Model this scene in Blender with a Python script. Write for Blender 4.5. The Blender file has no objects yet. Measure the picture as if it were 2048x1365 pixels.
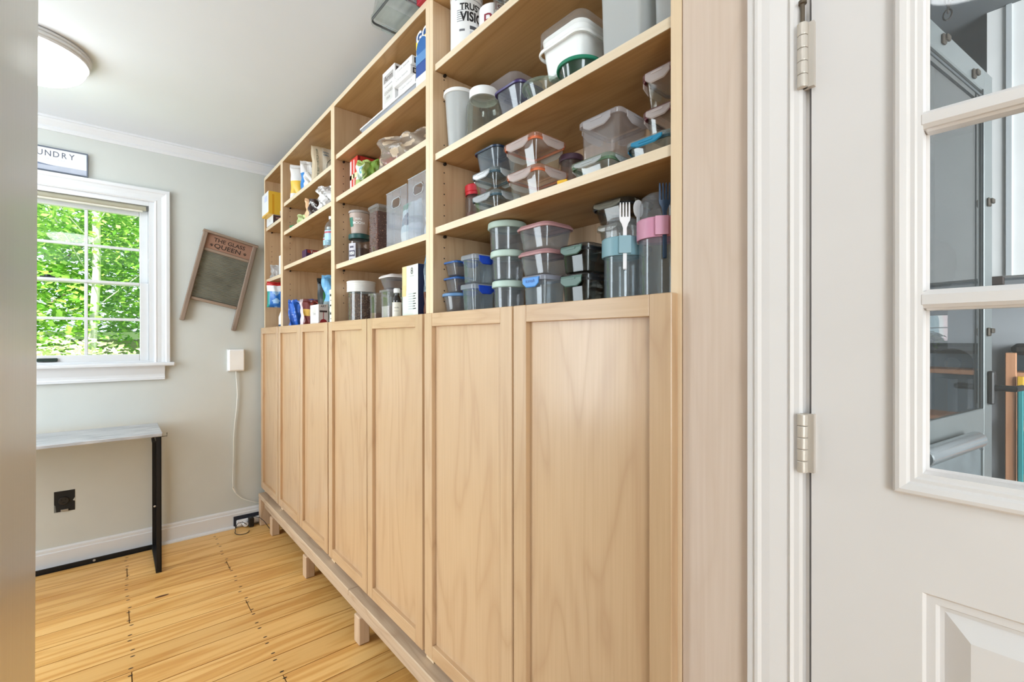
import bpy, math, random
from mathutils import Vector, Matrix
PI = math.pi
scene = bpy.context.scene
C = scene.collection

# ------------------------------------------------------------------ camera, world, sun, exposure
CAMPOS = (-0.702, 0.0, 1.1397)
_a, _t, _r = math.radians(40.7262), math.radians(-0.0992), math.radians(-0.0445)
_F = Vector((math.sin(_a)*math.cos(_t), math.cos(_a)*math.cos(_t), math.sin(_t)))
_R = Vector((math.cos(_a), -math.sin(_a), 0)); _U = _R.cross(_F)
_R2 = _R*math.cos(_r) + _U*math.sin(_r); _U2 = _U*math.cos(_r) - _R*math.sin(_r)
cd = bpy.data.cameras.new('camera'); cam = bpy.data.objects.new('camera', cd); C.objects.link(cam)
cd.sensor_width = 36.0; cd.lens = 919.1259*36/2048; cd.clip_start = 0.02
m = Matrix((( _R2.x, _U2.x, -_F.x, CAMPOS[0]), (_R2.y, _U2.y, -_F.y, CAMPOS[1]), (_R2.z, _U2.z, -_F.z, CAMPOS[2]), (0, 0, 0, 1)))
cam.matrix_world = m
scene.camera = cam

w = bpy.data.worlds.new('world'); scene.world = w; w.use_nodes = True
w.node_tree.nodes['Background'].inputs[0].default_value = (0.78, 0.90, 1.0, 1)
w.node_tree.nodes['Background'].inputs[1].default_value = 1.6

def lamp(name, kind, loc, energy, color=(1, 1, 1), size=None, size_y=None, aim=None, angle=None):
    l = bpy.data.lights.new(name, kind); l.energy = energy; l.color = color
    if kind == 'AREA':
        l.shape = 'RECTANGLE'; l.size = size; l.size_y = size_y or size
    if kind == 'POINT': l.shadow_soft_size = size
    if angle: l.angle = angle
    o = bpy.data.objects.new(name, l); C.objects.link(o); o.location = loc
    if aim: o.rotation_euler = (Vector(aim)-Vector(loc)).to_track_quat('-Z', 'Y').to_euler()
    return o
lamp('sun', 'SUN', (0, -5, 20), 11.0, (1.0, 0.97, 0.90), aim=(8, 5, 0), angle=0.02)
# added fill lights behind the camera and at the left; no windows there
lamp('rear_fill_light', 'AREA', (-2.0, -2.2, 1.25), 50, (0.83, 0.93, 1.0), 0.85, 1.9, aim=(-0.2, 1.5, 1.25))
lamp('left_fill_light', 'AREA', (-2.40, 1.75, 1.35), 78, (0.83, 0.93, 1.0), 2.0, 1.6, aim=(0, 1.3, 1.5))
lamp('porch_fill_light', 'AREA', (0.75, -2.1, 1.5), 115, (0.92, 0.97, 1.0), 1.6, 1.6, aim=(2.2, 0.3, 1.3))  # area light added inside the closed porch to brighten it; no opening there
scene.view_settings.view_transform = 'Standard'; scene.view_settings.look = 'None'
scene.view_settings.gamma = 1; scene.view_settings.use_curve_mapping = False
scene.view_settings.exposure = 0.33
try:
    scene.cycles.transparent_max_bounces = 64; scene.cycles.max_bounces = 12; scene.cycles.sample_clamp_indirect = 6
    scene.cycles.caustics_reflective = False; scene.cycles.caustics_refractive = False
except Exception: pass

# ------------------------------------------------------------------ materials
def lin(c): return c/12.92 if c <= 0.04045 else ((c+0.055)/1.055)**2.4
def hx(s): return tuple(lin(int(s[i:i+2], 16)/255) for i in (0, 2, 4))
MC = {}
def mk(name):
    mt = bpy.data.materials.new(name); mt.use_nodes = True; nt = mt.node_tree
    return mt, nt, nt.nodes['Principled BSDF'], nt.nodes['Material Output']
def mat(col, rough=0.5, metal=0.0, spec=0.5, bump=0.0, bscale=60, vary=0.03, coat=0.0):
    """painted / plastic / metal surface with a little procedural variation"""
    k = ('m', col, rough, metal, spec, bump, bscale, vary, coat)
    if k in MC: return MC[k]
    mt, nt, b, out = mk('surface_'+col)
    c = hx(col); n = nt.nodes; L = nt.links
    tc = n.new('ShaderNodeTexCoord'); no = n.new('ShaderNodeTexNoise'); no.inputs['Scale'].default_value = 9; no.inputs['Detail'].default_value = 4
    L.new(tc.outputs['Object'], no.inputs['Vector'])
    r = n.new('ShaderNodeValToRGB'); e = r.color_ramp.elements
    e[0].position = .3; e[1].position = .7
    e[0].color = (*[max(0, x*(1-vary)) for x in c], 1); e[1].color = (*[min(1, x*(1+vary)) for x in c], 1)
    L.new(no.outputs['Fac'], r.inputs['Fac']); L.new(r.outputs['Color'], b.inputs['Base Color'])
    b.inputs['Roughness'].default_value = rough; b.inputs['Metallic'].default_value = metal
    b.inputs['Specular IOR Level'].default_value = spec; b.inputs['Coat Weight'].default_value = coat
    if bump:
        n2 = n.new('ShaderNodeTexNoise'); n2.inputs['Scale'].default_value = bscale; n2.inputs['Detail'].default_value = 5
        L.new(tc.outputs['Object'], n2.inputs['Vector'])
        bp = n.new('ShaderNodeBump'); bp.inputs['Strength'].default_value = bump; bp.inputs['Distance'].default_value = .002
        L.new(n2.outputs['Fac'], bp.inputs['Height']); L.new(bp.outputs['Normal'], b.inputs['Normal'])
    MC[k] = mt; return mt
def clear(tint='EEF2F2', milk=0.04, rough=0.04, milkcol=None, edge=0.35):
    """thin glass or clear plastic wall: tinted see-through, a little body colour, fresnel reflection"""
    k = ('c', tint, milk, rough, milkcol, edge)
    if k in MC: return MC[k]
    mt = bpy.data.materials.new('clear_'+tint); mt.use_nodes = True; nt = mt.node_tree; n = nt.nodes; L = nt.links
    n.remove(n['Principled BSDF']); out = n['Material Output']
    lw = n.new('ShaderNodeLayerWeight'); lw.inputs['Blend'].default_value = .35
    pw = n.new('ShaderNodeMath'); pw.operation = 'POWER'; pw.inputs[1].default_value = 2.2; L.new(lw.outputs['Facing'], pw.inputs[0])
    t = tuple(x**.22 for x in hx(tint)); mx = n.new('ShaderNodeMix'); mx.data_type = 'RGBA'
    mx.inputs[6].default_value = (*t, 1); mx.inputs[7].default_value = (*[x*(1-edge*.35) for x in t], 1)
    L.new(pw.outputs[0], mx.inputs[0])
    tr = n.new('ShaderNodeBsdfTransparent'); L.new(mx.outputs[2], tr.inputs[0])
    df = n.new('ShaderNodeBsdfDiffuse'); df.inputs[0].default_value = (*hx(milkcol or tint), 1)
    tl = n.new('ShaderNodeBsdfTranslucent'); tl.inputs[0].default_value = (*hx(milkcol or tint), 1)
    dm = n.new('ShaderNodeMixShader'); dm.inputs[0].default_value = .5; L.new(df.outputs[0], dm.inputs[1]); L.new(tl.outputs[0], dm.inputs[2])
    m1 = n.new('ShaderNodeMixShader'); m1.inputs[0].default_value = milk; L.new(tr.outputs[0], m1.inputs[1]); L.new(dm.outputs[0], m1.inputs[2])
    gl = n.new('ShaderNodeBsdfGlossy'); gl.inputs['Roughness'].default_value = rough
    fr = n.new('ShaderNodeFresnel'); fr.inputs[0].default_value = 1.5
    geo = n.new('ShaderNodeNewGeometry'); ior = n.new('ShaderNodeMix'); ior.inputs[2].default_value = 1.5; ior.inputs[3].default_value = 1/1.5
    L.new(geo.outputs['Backfacing'], ior.inputs[0]); L.new(ior.outputs[0], fr.inputs[0])
    m2 = n.new('ShaderNodeMixShader'); L.new(fr.outputs[0], m2.inputs[0]); L.new(m1.outputs[0], m2.inputs[1]); L.new(gl.outputs[0], m2.inputs[2])
    L.new(m2.outputs[0], out.inputs[0]); MC[k] = mt; return mt
def wood(name, axis, c1, c2, c3, rough=0.38, figure=0.5, coat=0.15):
    """board timber with the grain running along `axis` (0, 1, 2) in the board's own coordinates"""
    if name in MC: return MC[name]
    mt, nt, b, out = mk(name); n = nt.nodes; L = nt.links
    tc = n.new('ShaderNodeTexCoord'); oi = n.new('ShaderNodeObjectInfo')
    ad = n.new('ShaderNodeVectorMath'); ad.operation = 'ADD'
    cmb = n.new('ShaderNodeCombineXYZ'); ml = n.new('ShaderNodeMath'); ml.operation = 'MULTIPLY'; ml.inputs[1].default_value = 7.3
    L.new(oi.outputs['Random'], ml.inputs[0])
    for i in range(3): L.new(ml.outputs[0], cmb.inputs[i])
    L.new(tc.outputs['Object'], ad.inputs[0]); L.new(cmb.outputs[0], ad.inputs[1])
    def stretched(s_along, s_across):
        mp = n.new('ShaderNodeMapping'); s = [s_across]*3; s[axis] = s_along
        mp.inputs['Scale'].default_value = s; L.new(ad.outputs[0], mp.inputs['Vector']); return mp
    m1 = stretched(1.3, 7.0); big = n.new('ShaderNodeTexNoise'); big.inputs['Scale'].default_value = 1; big.inputs['Detail'].default_value = 2; big.inputs['Distortion'].default_value = .4
    L.new(m1.outputs[0], big.inputs['Vector'])
    rg = n.new('ShaderNodeMath'); rg.operation = 'MULTIPLY'; rg.inputs[1].default_value = 13.0; L.new(big.outputs['Fac'], rg.inputs[0])
    fr = n.new('ShaderNodeMath'); fr.operation = 'PINGPONG'; fr.inputs[1].default_value = 1.0; L.new(rg.outputs[0], fr.inputs[0])
    m2 = stretched(4.0, 170.0); fine = n.new('ShaderNodeTexNoise'); fine.inputs['Scale'].default_value = 1; fine.inputs['Detail'].default_value = 3
    L.new(m2.outputs[0], fine.inputs['Vector'])
    m3 = stretched(0.7, 3.0); bl = n.new('ShaderNodeTexNoise'); bl.inputs['Scale'].default_value = 1; bl.inputs['Detail'].default_value = 1
    L.new(m3.outputs[0], bl.inputs['Vector'])
    def mixc(fac, A, B):
        x = n.new('ShaderNodeMix'); x.data_type = 'RGBA'
        if fac is not None: L.new(fac, x.inputs[0])
        for i, v in ((6, A), (7, B)):
            if isinstance(v, tuple): x.inputs[i].default_value = (*v, 1)
            else: L.new(v, x.inputs[i])
        return x
    base = mixc(bl.outputs['Fac'], hx(c1), hx(c2))
    pw = n.new('ShaderNodeMath'); pw.operation = 'POWER'; pw.inputs[1].default_value = 3.0; L.new(fr.outputs[0], pw.inputs[0])
    fg = n.new('ShaderNodeMath'); fg.operation = 'MULTIPLY'; fg.inputs[1].default_value = figure; L.new(pw.outputs[0], fg.inputs[0])
    a1 = mixc(fg.outputs[0], base.outputs[2], hx(c3))
    fm = n.new('ShaderNodeMapRange'); fm.inputs[1].default_value = .35; fm.inputs[2].default_value = .75; fm.inputs[3].default_value = 0; fm.inputs[4].default_value = .35
    L.new(fine.outputs['Fac'], fm.inputs[0])
    a2 = mixc(fm.outputs[0], a1.outputs[2], hx(c3))
    L.new(a2.outputs[2], b.inputs['Base Color'])
    b.inputs['Roughness'].default_value = rough; b.inputs['Coat Weight'].default_value = coat; b.inputs['Coat Roughness'].default_value = .22
    bp = n.new('ShaderNodeBump'); bp.inputs['Strength'].default_value = .08; bp.inputs['Distance'].default_value = .001
    L.new(fine.outputs['Fac'], bp.inputs['Height']); L.new(bp.outputs['Normal'], b.inputs['Normal'])
    MC[name] = mt; return mt
MAPLE = ('D2B28E', 'C7A57E', 'B48E6A')
WV = wood('maple_upright_grain', 2, *MAPLE, coat=.55, rough=.42)
WH = wood('maple_lengthwise_grain', 1, *MAPLE)
WX = wood('maple_cross_grain', 0, *MAPLE)
WD = wood('maple_shelf_board', 1, 'BE9868', 'B08858', '96703F', rough=.5, coat=0)
WE = wood('maple_edge_band', 1, 'E9D8BE', 'E2CEB0', 'D4BA96', figure=.2)
WEV = wood('maple_upright_edge', 2, 'EDD6B6', 'E6CCA8', 'D9BA93', figure=.2)
WF = wood('pale_filler_board', 2, 'DECBBC', 'D9C4B2', 'CBB29C', rough=.5, figure=.25, coat=0)
RAWH = wood('raw_timber_rail', 1, 'D0BAA0', 'C4A88A', 'A8886A', rough=.7, coat=0)
RAWV = wood('raw_timber_leg', 2, 'DCC0A4', 'CDAE8C', 'B08C68', rough=.7, coat=0)
OLD = wood('weathered_wood', 2, 'A08C7C', '8A7666', '65544A', rough=.75, coat=0)
OLDH = wood('weathered_wood_cross', 0, 'A89280', '927C6A', '6A584A', rough=.75, coat=0)

# ------------------------------------------------------------------ geometry collector
class G:
    """collects faces with materials; build() links them as ONE mesh object"""
    def __init__(s): s.v, s.f, s.m, s.s, s.mats = [], [], [], [], []
    def mi(s, m):
        if m not in s.mats: s.mats.append(m)
        return s.mats.index(m)
    def add(s, vs, fs, m, smooth=False):
        o = len(s.v); s.v += [tuple(x) for x in vs]; i = s.mi(m)
        for f in fs: s.f.append(tuple(o+k for k in f)); s.m.append(i); s.s.append(smooth)
        return s
    def box(s, x0, x1, y0, y1, z0, z1, m, bev=0.0):
        if bev > 0:
            return s.rloft([(z0, -bev), (z0+bev, 0), (z1-bev, 0), (z1, -bev)], (x1-x0)/2, (y1-y0)/2, bev*1.0, m, c=((x0+x1)/2, (y0+y1)/2), n=1)
        vs = [(x0, y0, z0), (x1, y0, z0), (x1, y1, z0), (x0, y1, z0), (x0, y0, z1), (x1, y0, z1), (x1, y1, z1), (x0, y1, z1)]
        return s.add(vs, [(0, 3, 2, 1), (4, 5, 6, 7), (0, 1, 5, 4), (1, 2, 6, 5), (2, 3, 7, 6), (3, 0, 4, 7)], m)
    def rloft(s, levels, hx_, hy_, r, m, c=(0, 0), n=4, cap0=True, cap1=True, smooth=False):
        """rounded-rectangle rings; levels = (z, inset-growth[, material])"""
        P = 4*(n+1); rings = []
        for lv in levels:
            z, g = lv[0], lv[1]; a, b = hx_+g, hy_+g; rr = max(1e-4, min(r+g if r > 0.002 else r, a, b)); ring = []
            for q, (sx, sy) in enumerate(((1, 1), (-1, 1), (-1, -1), (1, -1))):
                for k in range(n+1):
                    t = (q + k/n)*PI/2
                    ring.append((c[0]+sx*(a-rr)+rr*math.cos(t), c[1]+sy*(b-rr)+rr*math.sin(t), z))
            rings.append(ring)
        vs = [p for rg in rings for p in rg]
        for i in range(len(rings)-1):
            mm = levels[i+1][2] if len(levels[i+1]) > 2 else m
            s.add(rings[i]+rings[i+1], [(k, (k+1) % P, P+(k+1) % P, P+k) for k in range(P)], mm, smooth)
        if cap0: s.add(rings[0], [tuple(reversed(range(P)))], m)
        if cap1: s.add(rings[-1], [tuple(range(P))], levels[-1][2] if len(levels[-1]) > 2 else m)
        return s
    def lathe(s, prof, m, c=(0, 0, 0), n=40, smooth=True, axis=2):
        """profile of (radius, height[, material])"""
        def pt(r, h, t):
            a, b = r*math.cos(t), r*math.sin(t)
            p = (a, b, h) if axis == 2 else ((h, a, b) if axis == 0 else (b, h, a))
            return (c[0]+p[0], c[1]+p[1], c[2]+p[2])
        for i in range(len(prof)-1):
            (r0, h0), (r1, h1) = prof[i][:2], prof[i+1][:2]; mm = prof[i+1][2] if len(prof[i+1]) > 2 else m
            A = [pt(max(r0, 1e-5), h0, 2*PI*k/n) for k in range(n)]; B = [pt(max(r1, 1e-5), h1, 2*PI*k/n) for k in range(n)]
            s.add(A+B, [(k, (k+1) % n, n+(k+1) % n, n+k) for k in range(n)], mm, smooth)
        return s
    def tube(s, pts, r, m, n=8, flat=None):
        pts = [Vector(p) for p in pts]; rings = []
        for i, p in enumerate(pts):
            d = (pts[min(i+1, len(pts)-1)]-pts[max(i-1, 0)]).normalized()
            u = d.cross(Vector((0, 0, 1)));
            if u.length < .2: u = d.cross(Vector((0, 1, 0)))
            u.normalize(); v = u.cross(d)
            ru, rv = (r, r) if not flat else flat
            rings.append([tuple(p+u*(ru*math.cos(2*PI*k/n))+v*(rv*math.sin(2*PI*k/n))) for k in range(n)])
        for i in range(len(rings)-1):
            s.add(rings[i]+rings[i+1], [(k, (k+1) % n, n+(k+1) % n, n+k) for k in range(n)], m, True)
        s.add(rings[0], [tuple(range(n))], m); s.add(rings[-1], [tuple(reversed(range(n)))], m)
        return s
    def frame(s, fn, hu, hv, prof, m, fill=None):
        """mitred moulding round a rectangle; fn(u, v, d) maps to space; prof = (grow, depth)"""
        rings = [[fn(a*(hu+g), b*(hv+g), d) for a, b in ((-1, -1), (1, -1), (1, 1), (-1, 1))] for g, d in prof]
        for i in range(len(rings)-1):
            s.add(rings[i]+rings[i+1], [(k, (k+1) % 4, 4+(k+1) % 4, 4+k) for k in range(4)], m)
        if fill: s.add(rings[-1], [(0, 1, 2, 3)], fill)
        return s
    def text(s, txt, size, fn, m, bold=0.0, align='CENTER', sx=1.0):
        vs, fs = glyphs(txt, bold, align)
        return s.add([fn(x*size*sx, y*size) for x, y in vs], fs, m)
    def build(s, name, parent=None, loc=(0, 0, 0), **props):
        me = bpy.data.meshes.new(name); me.from_pydata(s.v, [], s.f)
        for mt in s.mats: me.materials.append(mt)
        me.polygons.foreach_set('material_index', s.m); me.polygons.foreach_set('use_smooth', s.s); me.update()
        o = bpy.data.objects.new(name, me); C.objects.link(o); o.location = loc
        if parent: o.parent = parent
        for k, v in props.items(): o[k] = v
        return o
_GC = {}
def glyphs(txt, bold, align):
    k = (txt, bold, align)
    if k not in _GC:
        cu = bpy.data.curves.new('t', 'FONT'); cu.body = txt; cu.align_x = align; cu.align_y = 'CENTER'; cu.size = 1; cu.offset = bold; cu.resolution_u = 3
        cu.space_line = .8
        o = bpy.data.objects.new('t', cu); C.objects.link(o); bpy.context.view_layer.update()
        me = bpy.data.meshes.new_from_object(o.evaluated_get(bpy.context.evaluated_depsgraph_get()))
        _GC[k] = ([(v.co.x, v.co.y) for v in me.vertices], [tuple(p.vertices) for p in me.polygons])
        bpy.data.objects.remove(o); bpy.data.meshes.remove(me); bpy.data.curves.remove(cu)
    return _GC[k]
def thing(name, label, cat, loc=(0, 0, 0), group=None, rz=0.0):
    o = bpy.data.objects.new(name, None); C.objects.link(o); o.location = loc; o.rotation_euler = (0, 0, rz)
    o.empty_display_size = .02
    o['label'] = label; o['category'] = cat
    if group: o['group'] = group
    return o
def tag(o, label, cat, group=None):
    o['label'] = label; o['category'] = cat
    if group: o['group'] = group
    return o
def struct(g, name, loc=(0, 0, 0)):
    return g.build(name, None, loc, kind='structure')
def struct_root(name, loc=(0, 0, 0)):
    o = bpy.data.objects.new(name, None); C.objects.link(o); o.location = loc; o['kind'] = 'structure'; return o

# ------------------------------------------------------------------ levels of the room
Y0 = 0.3884; YF = 3.2249; ZC = 2.245; ZTOP = 2.153; ZB = 0.192
WALL = mat('CDD0CC', .85, spec=.2, bump=.04, bscale=180, vary=.012)
CEIL = mat('E2E6EB', .9, spec=.1, vary=.006)
TRIM = mat('DEE0E3', .35, vary=.008)
DOORW = mat('E4DFDC', .42, vary=.012)

# floor of individual planks running across the room
def pine():
    mt, nt, b, out = mk('pine_floor'); n = nt.nodes; L = nt.links
    tc = n.new('ShaderNodeTexCoord'); at = n.new('ShaderNodeAttribute'); at.attribute_name = 'plank'
    sc_ = n.new('ShaderNodeVectorMath'); sc_.operation = 'SCALE'; sc_.inputs['Scale'].default_value = 9.0; L.new(at.outputs['Color'], sc_.inputs[0])
    ad = n.new('ShaderNodeVectorMath'); ad.operation = 'ADD'; L.new(tc.outputs['Object'], ad.inputs[0]); L.new(sc_.outputs[0], ad.inputs[1])
    mp = n.new('ShaderNodeMapping'); mp.inputs['Scale'].default_value = (.9, 9, 9); L.new(ad.outputs[0], mp.inputs[0])
    no = n.new('ShaderNodeTexNoise'); no.inputs['Scale'].default_value = 1; no.inputs['Detail'].default_value = 3; no.inputs['Distortion'].default_value = .35; L.new(mp.outputs[0], no.inputs[0])
    rg = n.new('ShaderNodeMath'); rg.operation = 'MULTIPLY'; rg.inputs[1].default_value = 11; L.new(no.outputs['Fac'], rg.inputs[0])
    pp = n.new('ShaderNodeMath'); pp.operation = 'PINGPONG'; pp.inputs[1].default_value = 1; L.new(rg.outputs[0], pp.inputs[0])
    mp2 = n.new('ShaderNodeMapping'); mp2.inputs['Scale'].default_value = (3, 130, 130); L.new(ad.outputs[0], mp2.inputs[0])
    n2 = n.new('ShaderNodeTexNoise'); n2.inputs['Scale'].default_value = 1; n2.inputs['Detail'].default_value = 3; L.new(mp2.outputs[0], n2.inputs[0])
    r = n.new('ShaderNodeValToRGB'); e = r.color_ramp.elements; e[0].color = (*hx('E6BB78'), 1); e[1].color = (*hx('D09C58'), 1); e[0].position = .35; e[1].position = 1
    q = e.new(.72); q.color = (*hx('D9A862'), 1); L.new(pp.outputs[0], r.inputs[0])
    m1 = n.new('ShaderNodeMix'); m1.data_type = 'RGBA'; m1.blend_type = 'MULTIPLY'; m1.inputs[0].default_value = .24
    r2 = n.new('ShaderNodeValToRGB'); e = r2.color_ramp.elements; e[0].position = .3; e[1].position = .75; e[0].color = (1, 1, 1, 1); e[1].color = (.72, .6, .48, 1)
    L.new(n2.outputs['Fac'], r2.inputs[0]); L.new(r.outputs[0], m1.inputs[6]); L.new(r2.outputs[0], m1.inputs[7])
    m2 = n.new('ShaderNodeMix'); m2.data_type = 'RGBA'; m2.blend_type = 'MULTIPLY'; m2.inputs[0].default_value = 1
    sp = n.new('ShaderNodeSeparateColor'); L.new(at.outputs['Color'], sp.inputs[0])
    r3 = n.new('ShaderNodeValToRGB'); e = r3.color_ramp.elements; e[0].color = (1.05, 1.02, .98, 1); e[1].color = (.88, .82, .74, 1); L.new(sp.outputs[1], r3.inputs[0])
    L.new(m1.outputs[2], m2.inputs[6]); L.new(r3.outputs[0], m2.inputs[7]); L.new(m2.outputs[2], b.inputs['Base Color'])
    b.inputs['Roughness'].default_value = .34; b.inputs['Specular IOR Level'].default_value = .35
    bp = n.new('ShaderNodeBump'); bp.inputs['Strength'].default_value = .12; bp.inputs['Distance'].default_value = .001
    L.new(n2.outputs['Fac'], bp.inputs['Height']); L.new(bp.outputs[0], b.inputs['Normal'])
    return mt
PINE = pine(); GAPM = mat('5A3A1C', .9)
PW = 0.119; SEAM0 = 2.05; NX0 = -0.664; NDX = 0.39
rnd = random.Random(4)
fg = G(); plank_id = []
fixed = {2.94: 0, 2.467: 0, 2.015: 0, 2.716: 1, 2.216: 1, 1.666: 1}
k0 = int((-2.6-SEAM0)/PW)-1; k1 = int(math.ceil((YF+.12-SEAM0)/PW))
for k in range(k0, k1):
    ya, yb = SEAM0+k*PW, SEAM0+(k+1)*PW
    cuts = {-3 + (k*5) % 3, 4 + (k*7) % 4} if k % 2 else {-4 + (k*5) % 2, 3 + (k*7) % 3}
    for yc, col in fixed.items():
        if ya < yc < yb: cuts |= {col}
    xs = [-2.6] + sorted(NX0+c*NDX for c in cuts if -2.5 < NX0+c*NDX < .28) + [.32]
    for xa, xb in zip(xs[:-1], xs[1:]):
        g_ = .0016
        n_before = len(fg.f)
        fg.add([(xa+g_, ya+g_, 0), (xb-g_, ya+g_, 0), (xb-g_, yb-g_, 0), (xa+g_, yb-g_, 0), (xa+g_, ya+g_, -.004), (xb-g_, ya+g_, -.004), (xb-g_, yb-g_, -.004), (xa+g_, yb-g_, -.004)],
               [(0, 1, 2, 3), (0, 4, 5, 1), (1, 5, 6, 2), (2, 6, 7, 3), (3, 7, 4, 0)], PINE)
        plank_id += [(rnd.random(), rnd.random(), rnd.random())]*5
fg.box(-2.6, .32, SEAM0+k0*PW, SEAM0+k1*PW, -.12, -.004, GAPM); plank_id += [(0, 0, 0)]*6
floor = struct(fg, 'floor')
ca = floor.data.color_attributes.new('plank', 'FLOAT_COLOR', 'CORNER')
for p in floor.data.polygons:
    for li in p.loop_indices: ca.data[li].color = (*plank_id[p.index], 1)
ng = G(); NAIL = mat('1E130B', .6)
for k in range(k0, k1):
    for c in range(-5, 3):
        X = NX0+c*NDX
        if X > .27 or X < -2.5: continue
        for dy in (.022, PW-.022):
            jx = rnd.uniform(-.006, .006); jy = rnd.uniform(-.004, .004); yy = SEAM0+k*PW+dy+jy
            pts = [(X+jx+.0075*math.cos(t*PI/4), yy+.0035*math.sin(t*PI/4), .0004) for t in range(8)]
            ng.add(pts, [tuple(range(8))], NAIL)
for (kx, ky, ka, kb) in ((-.55, 2.569, .026, .008), (-.35, 1.62, .008, .004), (-.72, 1.9, .007, .004)):
    ng.add([(kx+ka*math.cos(t*PI/6), ky+kb*math.sin(t*PI/6), .0004) for t in range(12)], [tuple(range(12))], mat('5C3216', .5))
nails = ng.build('floor_nails', floor); nails['kind'] = 'stuff'

# ceiling and walls
struct(G().box(-2.6, .42, -2.6, YF+.15, ZC, ZC+.1, CEIL), 'ceiling')
WX0, WX1, WZ0, WZ1 = -1.472, -.604, 1.065, 1.829      # glazed opening seen through
OX0, OX1, OZ0, OZ1 = -1.535, -.541, 1.012, 1.905      # rough opening in the wall
wg = G()
wg.box(-2.6, OX0, YF, YF+.15, 0, ZC, WALL); wg.box(OX1, .42, YF, YF+.15, 0, ZC, WALL)
wg.box(OX0, OX1, YF, YF+.15, 0, OZ0, WALL); wg.box(OX0, OX1, YF, YF+.15, OZ1, ZC, WALL)
struct(wg, 'wall_back')
struct(G().box(.30, .42, .385, YF, 0, ZC, WALL).box(.012, .42, .222, .385, 0, ZC, WALL).box(.012, .14, -2.6, -.63, 0, ZC, WALL).box(.012, .14, -.63, .222, 2.05, ZC, WALL), 'wall_right')
struct(G().box(-2.6, -2.45, -2.6, YF, 0, ZC, WALL), 'wall_left')
struct(G().box(-2.45, .012, -2.6, -2.45, 0, ZC, WALL), 'wall_front')
# crown moulding and baseboards (profiles swept along the wall)
def sweep_x(prof, x0, x1, y, m):
    g = G(); n = len(prof)
    A = [(x0, y-a, b) for a, b in prof]; B = [(x1, y-a, b) for a, b in prof]
    g.add(A+B, [(k, k+1, n+k+1, n+k) for k in range(n-1)]+[tuple(range(n)), tuple(range(2*n-1, n-1, -1))], m, False); return g
struct(sweep_x([(0, ZC-.062), (.006, ZC-.062), (.009, ZC-.056), (.012, ZC-.05), (.011, ZC-.042), (.02, ZC-.034), (.032, ZC-.02), (.036, ZC-.012), (.042, ZC-.010), (.042, ZC)], -2.45, .29, YF, TRIM), 'trim_1')
struct(sweep_x([(0, .108), (.004, .108), (.009, .1), (.010, .088), (.014, .084), (.014, 0), (0, 0)], -2.45, .29, YF, TRIM), 'baseboard_back')
struct(sweep_x([(.0139, 0), (.026, 0), (.026, .006), (.022, .014), (.0139, .016)], -2.45, -.16, YF, TRIM), 'trim_2')

# ------------------------------------------------------------------ window in the back wall
win = struct_root('window_1', (0, YF, 0))
WC = ((WX0+WX1)/2, (WZ0+WZ1)/2)
cx_, cz_ = (OX0+OX1)/2, (1.012+OZ1)/2
g = G(); hu, hv = (OX1-OX0)/2, (OZ1-1.012)/2
def wfn(u, v, d): return (cx_+u, -d, cz_+v)
cas = [(0, -.06), (0, .010), (.006, .014), (.012, .012), (.03, .012), (.046, .016), (.052, .022), (.066, .022), (.07, .018), (.07, 0)]
# casing: head and two legs (the sill closes the bottom)
def leg_prof(sgn, g):
    rings = []
    for gr, d in cas:
        rings.append([(cx_+sgn*(hu+gr), -d, 1.019), (cx_+sgn*(hu+gr), -d, OZ1+gr)])
    for a, b in zip(rings[:-1], rings[1:]):
        g.add(a+b, [(0, 1, 3, 2)], TRIM)
leg_prof(1, g); leg_prof(-1, g)
rings = [[(cx_-hu-gr, -d, OZ1+gr), (cx_+hu+gr, -d, OZ1+gr)] for gr, d in cas]
for a, b in zip(rings[:-1], rings[1:]): g.add(a+b, [(0, 1, 3, 2)], TRIM)
g.build('casing', win)
# jamb and stops
g = G()
for s_ in (-1, 1):
    xa = cx_+s_*hu; g.box(min(xa, xa-s_*.024), max(xa, xa-s_*.024), .0, .13, 1.0, OZ1, TRIM)
g.box(OX0+.0245, OX1-.0245, 0, .13, OZ1-.024, OZ1, TRIM); g.box(OX0+.0245, OX1-.0245, 0, .14, 1.0, 1.03, TRIM)
g.build('jamb', win)
SASH = mat('DCDDDF', .3)
def sash(name, x0, x1, z0, z1, gx0, gx1, gz0, gz1, y):
    g = G()
    g.box(x0, gx0, y, y+.034, z0, z1, SASH, .003); g.box(gx1, x1, y, y+.034, z0, z1, SASH, .003)
    g.box(gx0, gx1, y, y+.034, z0, gz0, SASH, .003); g.box(gx0, gx1, y, y+.034, gz1, z1, SASH, .003)
    o = g.build(name, win)
    q = G()
    for i in (1, 2, 3):
        x = gx0+(gx1-gx0)*i/4; q.box(x-.007, x+.007, y+.010, y+.024, gz0, gz1, SASH, .002)
    zc = (gz0+gz1)/2; q.box(gx0, gx1, y+.009, y+.025, zc-.007, zc+.007, SASH, .002)
    q.build('muntin_grid', o)
    p = G(); p.box(gx0, gx1, y+.015, y+.018, gz0, gz1, clear('F4FAF6', 0.0, .02, edge=.1)); p.build('glass_pane', o)
    return o
sash('sash', OX0+.024, OX1-.024, 1.44, 1.882, WX0, WX1, 1.456, WZ1, .055)
lo = sash('sash', OX0+.024, OX1-.024, 1.02, 1.456, WX0, WX1, WZ0, 1.441, .018)
g = G(); g.box(-1.0, -.925, .008, .018, 1.034, 1.051, mat('3C4A44', .4, .6), .003); g.box(-.992, -.933, .0, .008, 1.036, 1.041, mat('3C4A44', .4, .6)); g.build('sash_lift', lo)
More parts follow.
